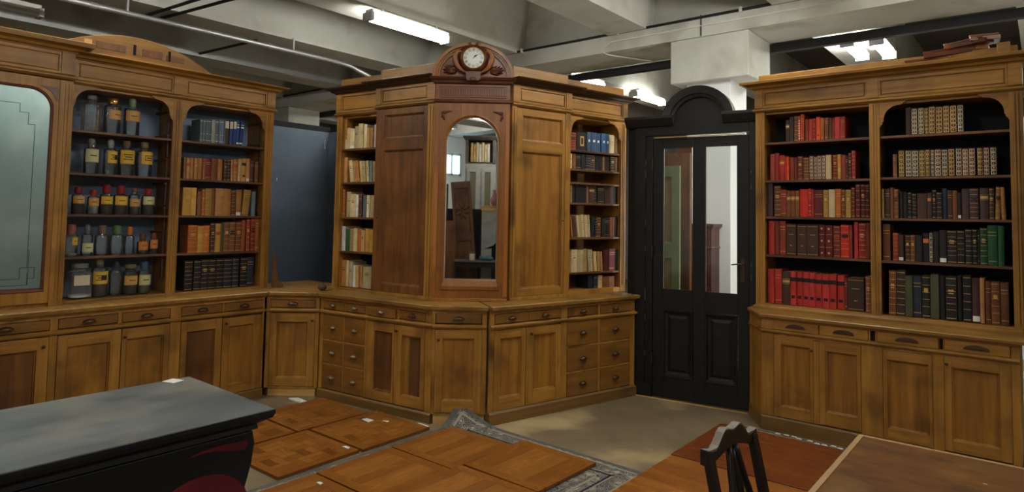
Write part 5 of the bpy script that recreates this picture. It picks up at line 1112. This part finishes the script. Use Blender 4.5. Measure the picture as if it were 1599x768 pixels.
def parquet(x, y, w_, h_, label, style, z=.010, th=.020, rz=0, grp='loose parquet panels on the floor'):
    t = thing('parquet_panel', label, 'parquet panel', (x, y, z), R(rz), grp)
    a, b = w_/2, h_/2; m = MB()
    if style == 'versailles':
        m.box(-a, a, -b, b, 0, th-.002, 3)
        fw = .055; e = .0012
        def st(p, mi): m.prism(p, th-.003, th, 'z', mi)
        st([(-a, -b), (a, -b), (a-fw, -b+fw), (-a+fw, -b+fw)], 0); st([(-a, b), (-a+fw, b-fw), (a-fw, b-fw), (a, b)], 0)
        st([(-a, -b+e), (-a+fw-e, -b+fw), (-a+fw-e, b-fw), (-a, b-e)], 1); st([(a, -b+e), (a, b-e), (a-fw+e, b-fw), (a-fw+e, -b+fw)], 1)
        # basket weave of blocks
        n = 4; ix = (2*a-2*fw)/n; iy = (2*b-2*fw)/n; rnd = random.Random(int(abs(x*100)+abs(y*10)))
        for i in range(n):
            for j in range(n):
                x0 = -a+fw+ix*i; y0 = -b+fw+iy*j; d = (i+j) % 2
                for k in range(2):
                    if d: q = (x0+e+ix/2*k, x0+ix/2*(k+1)-e, y0+e, y0+iy-e); mi = rnd.choice((1, 2))
                    else: q = (x0+e, x0+ix-e, y0+e+iy/2*k, y0+iy/2*(k+1)-e); mi = rnd.choice((0, 0, 3, 2))
                    m.box(q[0], q[1], q[2], q[3], th-.003, th-.0003*rnd.random(), mi)
    else:
        m.box(-a, a, -b, b, 0, th-.001, 3); fw = .07; rnd = random.Random(int(abs(x*100)+abs(y*10)))
        for s in (-1, 1):
            m.box(-a, a, s*b - (fw if s > 0 else 0), s*b + (0 if s > 0 else fw), th-.003, th, 0)
            m.box(s*a - (fw if s > 0 else 0), s*a + (0 if s > 0 else fw), -b+fw+.001, b-fw-.001, th-.003, th, 1)
        n = 5
        for i in range(n):
            x0 = -a+fw+(2*a-2*fw)*i/n; m.box(x0+.0008, x0+(2*a-2*fw)/n-.0008, -b+fw+.001, b-fw-.001, th-.003, th-.0004*rnd.random(), rnd.choice((2, 1, 2)) if style == 'gold' else rnd.choice((0, 1)))
    m.build('parquet_surface', M_pq, t); return t
PQ = [(-3.14, 3.225, .575, .575, 'golden parquet panel nearest the curled rug corner', 'gold', .0125, 0), (-2.555, 3.335, .60, .60, 'golden parquet panel at the rug edge facing the black door', 'gold', .0125, -1),
      (-3.14, 2.64, .575, .575, 'worn parquet panel in front of the one by the curled corner', 'gold', .0125, .5), (-2.555, 2.72, .60, .60, 'dusty pale parquet panel right of the worn one, image centre bottom', 'gold', .0125, 0),
      (-3.14, 2.05, .575, .575, 'parquet panel at the bottom edge just right of the black desk', 'gold', .0125, 0), (-2.555, 2.11, .58, .58, 'parquet panel hidden low at the bottom centre of the picture', 'gold', .0125, 0),
      (-3.86, 3.10, .61, .61, 'darker square-weave parquet panel before the drawer cabinet', 'versailles', .001, 0), (-3.86, 2.47, .60, .60, 'darker square-weave parquet panel right of the black desk corner', 'versailles', .001, 1),
      (-4.49, 3.02, .61, .61, 'square-weave parquet panel nearest the narrow corner cabinet', 'versailles', .001, -1), (-4.49, 2.39, .60, .60, 'square-weave parquet panel mostly hidden behind the desk corner', 'versailles', .001, 0)]
for x, y, a, b, lab, st, z, rz in PQ: parquet(x, y, a, b, lab, st, z, rz=rz)
M_bd = [wood('varnished_board', S(160, 92, 40), S(122, 66, 28), S(184, 116, 54), 'x', .38, s3=1.5)]*4
def board(x0, x1, y0, y1, label, mt):
    t = thing('wooden_board', label, 'board', ((x0+x1)/2, (y0+y1)/2, .0125), 0, 'large wooden boards on the right floor')
    a, b = (x1-x0)/2, (y1-y0)/2; m = MB(); m.box(-a, a, -b, b, 0, .022); m.build('board_surface', mt, t, bevel=.002); 
    m = MB(); m.box(-a+.002, a-.002, -b-.0008, -b+.0005, .002, .020); m.build('board_edge', M_molddk, t)
M_bdr = wood('varnished_board_red', S(132, 70, 26), S(112, 54, 24), S(96, 48, 24), 'x', .36); M_bdg = wood('varnished_board_gold', S(164, 100, 38), S(128, 74, 28), S(178, 116, 52), 'x', .36)
board(-1.955, -1.06, 4.09, 4.96, 'reddish varnished board behind the dark chair, nearest the black door', M_bdr)
board(-1.945, -1.06, 3.20, 4.075, 'golden varnished board left of the dark chair back', M_bdg)
board(-1.05, -.25, 4.12, 5.0, 'varnished board partly hidden behind the worn table', M_bdr)
random.seed(5)
def scrap(pts, z, label, cat='paper scrap', name='paper_scrap', loc=(0, 0), h=.003):
    m = MB(); m.prism(pts, 0, h, 'z'); tag(m.build(name, M_wlab, None, loc=(loc[0], loc[1], z)), label, cat)
scrap([(-.05, -.02), (.05, -.03), (.04, .03), (-.04, .02)], .0215, 'small white paper scrap on the dark parquet before the drawer cabinet', loc=(-4.02, 3.2))
scrap([(-.03, -.01), (.03, -.015), (.02, .015)], .0215, 'tiny white scrap right of the larger paper on dark parquet', loc=(-3.90, 3.28))
scrap([(-.03, -.012), (.03, -.01), (.025, .014), (-.02, .012)], .0225, 'white chip at the right corner of the dark parquet panel', loc=(-3.66, 2.74))
scrap([(-.02, -.01), (.02, -.01), (.015, .012), (-.02, .01)], .0335, 'white chip on the golden parquet near the bottom of the picture', loc=(-3.27, 2.27))
scrap([(-.15, -.03), (.12, -.03), (.16, .02), (-.1, .03)], .0015, 'pale board scrap on the floor before the corner cabinet', 'board scrap', 'board_scrap', loc=(-4.86, 3.17), h=.012)
scrap([(-.06, -.03), (.06, -.03), (.05, .03), (-.06, .03)], .0008, 'white paper by the curled rug corner below the centre cabinet', loc=(-3.67, 3.43))
for i in range(9):
    x = -1.58+.055*i+random.random()*.02; y = 5.035+random.random()*.05-.0*i
    scrap([(-.02, -.008), (.022, -.012), (.016, .01), (-.012, .012)], .012, 'white plaster flake, %s from left in the row before the right cabinet' % ORD[i], 'plaster flake', 'plaster_flake', loc=(x, y))

# ---------------------------------------------------------------- black desk
t = thing('desk', 'large black desk with scuffed grey-blue top at the lower left', 'desk', (-2.885, .45, 0))
M_dtop = noisy('worn_grey_top', S(104, 108, 108), S(66, 71, 74), (9, 1.3, 3), rough=.36, rough2=.55, c3=S(132, 130, 116), s3=2.0, bump=.06, c3lo=.5, c3hi=.72)
M_dblk = noisy('black_lacquer', S(20, 20, 24), S(13, 13, 16), (3, 3, 3), rough=.5, bump=.03); M_dred = noisy('dark_red_lacquer', S(112, 18, 34), S(70, 12, 24), (4, 4, 4), rough=.5, bump=.02)
a, b = .39, 1.05
m = MB(); m.loft([[(x, y, z) for x, y in offset_poly(rect(-a, a, -b, b), [1]*4, d)] for z, d in [(.745, -.02), (.752, -.004), (.768, 0), (.778, 0), (.780, -.004)]], 0); m.build('desk_top', M_dtop, t)
m = MB(); m.loft([[(x, y, z) for x, y in offset_poly(rect(-a, a, -b, b), [1]*4, d)] for z, d in [(.69, -.07), (.70, -.045), (.72, -.05), (.735, -.02), (.745, -.004), (.762, .003), (.7755, .003)]], 0); m.build('top_moulding', M_dblk, t)
prof_ = [(.0, -.10), (.04, -.10), (.10, -.13), (.2, -.15), (.32, -.13), (.45, -.09), (.56, -.060), (.64, -.050), (.69, -.06)]
m = MB()
rings = []
for z, d in prof_: rings.append([(-a+.06, -b-d*1.0, z), (a-.06, -b-d, z), (a-.06, b+d, z), (-a+.06, b+d, z)])
m.loft(rings, 0); m.build('desk_body', M_dblk, t, bevel=.004)
def crescent(cx, cz, w_, h_, thk, n=18):
    up = [(cx-w_/2+w_*i/n, cz+h_*math.sin(math.pi*i/n)) for i in range(n+1)]; dn = [(cx-w_/2+w_*i/n, cz+(h_-thk)*math.sin(math.pi*i/n)) for i in range(n+1)]
    return up + dn[::-1]
for nm_, pts in (('red_cartouche', [(.78+.20*math.cos(2*math.pi*i/28), .40+.165*math.sin(2*math.pi*i/28)) for i in range(28)]), ('red_ribbon', [(.72, .648), (.78, .652), (.84, .648), (.90, .632), (.955, .622), (.965, .640), (.965, .660), (.90, .664), (.84, .666), (.78, .662)])):
    m = MB(); m.prism(pts, a-.06, a-.055, 'x'); m.build(nm_, M_dred, t)
m = MB(); m.prism([(-.78+.20*math.cos(2*math.pi*i/28), .30+.17*math.sin(2*math.pi*i/28)) for i in range(28)], a-.06, a-.055, 'x'); m.build('red_cartouche', M_dred, t)
o = MB().box(-.035, .035, -.03, .03, 0, .004).build('paper_slip', M_wlab, None, loc=(-3.225, 1.40, .7815), rotz=R(20)); tag(o, 'small white slip on the far corner of the black desk', 'paper')

# ---------------------------------------------------------------- worn table at lower right
t = thing('table', 'worn brown wooden table with pale edges at the lower right', 'table', (.06, 1.9, 0))
M_tt = noisy('worn_table_top', S(124, 80, 32), S(72, 44, 16), (4, 9, 3), rough=.6, rough2=.75, spec=.18, c3=S(128, 94, 50), s3=3.5, bump=.06, c3lo=.55, c3hi=.8)
M_te = wood('pale_table_edge', S(190, 156, 104), S(150, 116, 70), S(130, 96, 56), 'y')
m = MB(); m.box(-.625, .43, -1.0, .985, .735, .76); m.build('table_top', M_tt, t, bevel=.003)
m = MB(); m.box(.434, .66, -1.0, .985, .735, .7595); m.build('table_top', wood('table_leaf', S(170, 110, 54), S(130, 78, 36), S(112, 66, 32), 'y', .45), t, bevel=.003)
m = MB(); m.box(-.645, -.6255, -1.0, .99, .732, .7615); m.box(-.645, .66, .9855, 1.0, .732, .7615); m.build('edge_strip', M_te, t, bevel=.002)
m = MB(); rnd = random.Random(4)
for i in range(16):
    x, y, l = rnd.uniform(-.5, .38), rnd.uniform(-.1, .93), rnd.uniform(.01, .05); m.box(x, x+l, y, y+.003, .7598, .7604)
m.build('scratches', M_cream, t)
m = MB(); m.box(-.58, -.56, -.93, .92, .65, .735); m.box(.58, .60, -.93, .92, .65, .735); m.box(-.56, .58, .90, .92, .65, .735); m.box(-.56, .58, -.93, -.91, .65, .735); m.build('apron', M_oak_dk, t)
for x in (-.59, .60):
    for y in (-.92, .91): m = MB(); m.loft([[(x+sx*s, y+sy*s, z) for sx, sy in ((-1, -1), (1, -1), (1, 1), (-1, 1))] for z, s in ((0, .02), (.65, .032), (.735, .032))]); m.build('leg', M_oak_dk, t)

# ---------------------------------------------------------------- dark chair
M_chair = noisy('dark_chair_wood', S(44, 32, 28), S(26, 19, 17), (10, 10, 3), rough=.38, c3=S(62, 48, 42), s3=5, bump=.05)
M_worn = noisy('worn_chair_edge', S(150, 138, 122), S(96, 84, 72), (10, 10, 10), rough=.5, bump=.1)
PA, PB = Vector((-.822, 1.968, .90)), Vector((-.790, 2.262, .90))
cdir = PB-PA; cw = cdir.length; cang = math.atan2(cdir.y, cdir.x)
t = thing('dining_chair', 'dark wooden chair with pierced splat back and worn crest, beside the table', 'chair', ((PA.x+PB.x)/2, (PA.y+PB.y)/2, 0), cang)
h = cw/2; rk = lambda z: -.10*max(0, (.90-z)/.45) if z > .45 else -.10   # rake: seat lies toward -y (the table side)
for s in (-1, 1):
    m = MB(); m.loft([[(s*(h-.0)+sx*wx-s*.004*(0), rk(z)+sy*.013+(.03 if z < .1 else 0), z) for sx, sy in ((-1, -1), (1, -1), (1, 1), (-1, 1))] for z, wx in ((0, .014), (.25, .016), (.45, .018), (.60, .018), (.75, .017), (.875, .016))]); m.build('leg', M_chair, t, bevel=.003)
n = 20
top = lambda f: .895 + .030*math.sin(math.pi*f)**2 + .012*math.cos(4*math.pi*f)*0 + .018*(1-abs(2*f-1))*0
def crest(y0, y1, dz0, dz1, m):
    U = [(-h-.018+(2*h+.036)*i/n, .878+.052*(.5-.5*math.cos(2*math.pi*(i/n)))+.010*math.cos(6*math.pi*i/n)) for i in range(n+1)]
    D = [(x, .842+.030*(.5-.5*math.cos(2*math.pi*i/n))) for i, (x, z) in enumerate(U)]
    if dz1: m.loft([[(x, y0, z+.0) for x, z in U], [(x, y0, z+dz1) for x, z in U], [(x, y1, z+dz1) for x, z in U], [(x, y1, z) for x, z in U]], 0, True, True, closed=False)
    else: m.prism([(x, z) for x, z in U] + [(x, z) for x, z in D[::-1]], y0, y1, 'y')
m = MB(); crest(-.015, .013, 0, 0, m); cr = m.build('crest_rail', M_chair, t, bevel=.003)
m = MB(); crest(-.014, .012, 0, .0035, m); m.build('worn_edge', M_worn, cr)
for s in (-1, 1):
    m = MB(); pth = []
    for i in range(15):
        f = i/14; z = .47+.40*f; pth.append((s*(.018+.040*math.sin(math.pi*f)**1.0*(1 if f < .7 else .8)), rk(z), z))
    m.tube(pth, .012, 8); m.build('splat_ribbon', M_chair, t, smooth=True)
m = MB(); pth = [(0, rk(.5+.36*i/10), .5+.36*i/10) for i in range(11)]; m.tube(pth, [.008, .010, .013, .010, .006, .006, .012, .014, .010, .008, .008], 8); m.ell((0, rk(.7), .7), (.02, .008, .04)); m.build('splat', M_chair, t, smooth=True)
m = MB(); m.box(-h, h, -.115, -.095, .43, .49); m.build('back_rail', M_chair, t, bevel=.002)
m = MB(); sp = [(-h-.01, -.09), (h+.01, -.09), (h+.04, -.44), (-h-.04, -.44)]; m.prism(sp, .43, .47, 'z'); m.build('seat', M_oak_dk, t, bevel=.008)
m = MB(); m.box(-h-.02, h+.02, -.43, -.41, .38, .43); m.build('seat_rail', M_chair, t)
for s in (-1, 1): MB().loft([[(s*(h+.015)+sx*w_, -.415+sy*w_, z) for sx, sy in ((-1, -1), (1, -1), (1, 1), (-1, 1))] for z, w_ in ((0, .012), (.43, .018))]).build('leg', M_chair, t)

# ---------------------------------------------------------------- what the mirror shows: the room behind the viewer
MR = K[2][2]+math.pi
def back(a, s, z=0): return W(2, a, s-.24, z)
t = thing('tall_bookcase', 'tall grey-white bookcase reflected in the arched mirror', 'bookcase', back(-.36, 9.0), MR)
M_gw = noisy('grey_white_paint', S(176, 174, 166), S(146, 144, 136), (3, 3, 6), rough=.6, bump=.04); M_gd = noisy('grey_brown_wood', S(104, 92, 80), S(74, 64, 56), (3, 3, 8), rough=.6)
MB().box(-.34, .34, .0, .4, 0, 2.75).build('carcass', M_gw, t)
m = MB(); m.box(-.34, -.27, -.02, .4, 2.75, 3.28); m.box(.27, .34, -.02, .4, 2.75, 3.28); m.box(-.34, .34, .3, .4, 2.75, 3.28); m.box(-.34, .34, 0, .4, 2.73, 2.77); mold(m, rect(-.34, .34, -.02, .4), (1, 1, 1, 1), [(3.26, 0), (3.29, .03), (3.33, .06), (3.35, .06)]); m.build('upper_case', M_gd, t)
for i, (a, b) in enumerate([(-.30, -.03), (.03, .30)]):
    m = MB(); panelled(m, a, b, .95, 2.65, -.022, .02, [(a+.07, b-.07, 1.1, 2.55)], 0, 1); m.build('door', [M_gw, mat('mirror_olive_panel', S(108, 104, 78), .5)], t)
random.seed(9)
for i in range(7):
    o = make_book('x', .05, .38+random.random()*.06, .2, random.choice(('Ep', 'Wp', 'Fp')), 1, 900+i); o.location = back(-.36, 8.98, 2.771) - Vector((math.cos(K[2][2]), math.sin(K[2][2]), 0))*(-.2+.062*i); o.rotation_euler = (0, 0, MR)
    tag(o, 'tall pale volume, %s of the row atop the reflected bookcase' % ORD[i], 'book', 'pale volumes on the reflected bookcase')
t = thing('dark_cupboard', 'wide dark navy cupboard reflected low in the arched mirror', 'cupboard', back(-.55, 8.0), MR)
MB().box(-.8, .8, 0, .5, 0, 1.72).build('carcass', M_blackback, t); m = MB(); m.box(-.78, -.02, -.02, 0, .1, 1.68); m.box(.02, .78, -.02, 0, .1, 1.68); m.build('door', M_blackback, t, bevel=.004)
M_cb = wood('carved_brown', S(128, 88, 58), S(88, 58, 38), S(64, 42, 30), 'z')
t = thing('carved_screen', 'brown carved wooden panel with a flower, reflected in the arched mirror', 'panel', back(-.5, 7.3), MR)
m = MB(); panelled(m, -.19, .19, 0, 2.25, 0, .035, [(-.13, .13, .3, 1.1), (-.14, .14, 1.25, 2.12)], 0, 0); m.build('panel_frame', M_cb, t, bevel=.003)
m = MB()
for i in range(8): m.ell((.075*math.cos(R(45*i+20)), -.006, 1.68+.11*math.sin(R(45*i+20))), (.07, .016, .022), 0, 8, 6, Matrix.Rotation(-R(45*i+20), 3, 'Y'))
m.ell((0, -.01, 1.68), (.025, .02, .025)); m.build('carved_flower', M_cb, t, smooth=True); t.rotation_euler = (R(2), R(5), MR)
o = MB().box(-.16, .16, 0, .03, 0, 1.48).build('plain_board', M_oak_dk, None, loc=back(-.92, 7.1), rotz=MR); tag(o, 'plain brown board reflected at the lower left of the arched mirror', 'board')
o = MB().box(-.05, .05, 0, .04, 0, 2.2).build('dark_post', M_blackwood, None, loc=back(-1.0, 7.5), rotz=MR); tag(o, 'dark upright post reflected at the left edge of the arched mirror', 'post')
t = thing('side_table', 'dark side table holding a jar and blue cloth, reflected in the mirror', 'table', back(-.25, 6.75), MR)
MB().box(-.5, .5, -.22, .3, .735, .765).build('table_top', M_gd, t, bevel=.004); MB().box(-.46, .46, -.18, .26, .64, .735).build('apron', M_blackwood, t)
for x in (-.46, .46):
    for y in (-.18, .26): MB().box(x-.025, x+.025, y-.025, y+.025, 0, .64).build('leg', M_blackwood, t)
t = thing('enamel_jar', 'small cream enamel jar on the side table reflected in the mirror', 'jar', back(-.42, 6.68, .766), MR)
m = MB(); m.lathe([(.05, 0), (.052, .005), (.052, .12), (.046, .125)], 20); m.build('jar_body', M_lab_c, t, smooth=True, autos=40); m = MB(); m.lathe([(.054, .122), (.056, .14), (.05, .148), (.002, .15)], 20); m.build('lid', M_gd, t, smooth=True, autos=40)
m = MB(); rnd = random.Random(2)
for i in range(9): m.ell((rnd.uniform(-.1, .1), rnd.uniform(-.05, .05), .03+rnd.uniform(0, .02)), (rnd.uniform(.05, .08), rnd.uniform(.04, .06), rnd.uniform(.03, .055)), 0, 9, 6)
o = m.build('crumpled_cloth', noisy('teal_cloth', S(92, 134, 138), S(58, 94, 100), (12, 12, 12), rough=.9, bump=.3), None, loc=back(-.14, 6.68, .766), rotz=MR, smooth=True); tag(o, 'crumpled blue-green cloth on the side table reflected in the mirror', 'cloth')
t = thing('console', 'pale curved console with yellow top reflected at the mirror right side', 'console', back(-.02, 7.15), MR)
m = MB(); m.prism([(-.24, 1.6), (-.22, 1.4), (-.14, 1.2), (.02, 1.02), (.2, .95), (.25, .9), (.25, 1.68), (-.24, 1.68)], 0, .3, 'y'); m.box(.05, .25, .02, .28, 0, .95); m.build('console_body', M_gw, t); m = MB(); m.box(-.26, .26, -.02, .32, 1.68, 1.78); m.build('console_top', M_pale, t, bevel=.006)
t = thing('vase', 'pinkish ceramic vase on the pale console reflected in the mirror', 'vase', back(-.03, 7.05, 1.781), MR)
m = MB(); m.lathe([(.04, 0), (.075, .06), (.08, .12), (.045, .2), (.03, .26), (.042, .3), (.034, .3), (.024, .25)], 20, cap1=False); m.build('vase_body', mat('pink_ceramic', S(170, 110, 100), .3), t, smooth=True)
t = thing('wardrobe', 'tall red-brown wardrobe edge reflected at the right of the arched mirror', 'wardrobe', back(.62, 6.6), MR)
MB().box(-.25, .25, 0, .5, .05, 2.85).build('carcass', M_redwood, t); m = MB(); mold(m, rect(-.25, .25, 0, .5), (1, 1, 1, 1), [(2.85, .0), (2.88, .03), (2.91, .05), (2.93, .05)]); m.build('cornice', M_redwood, t)
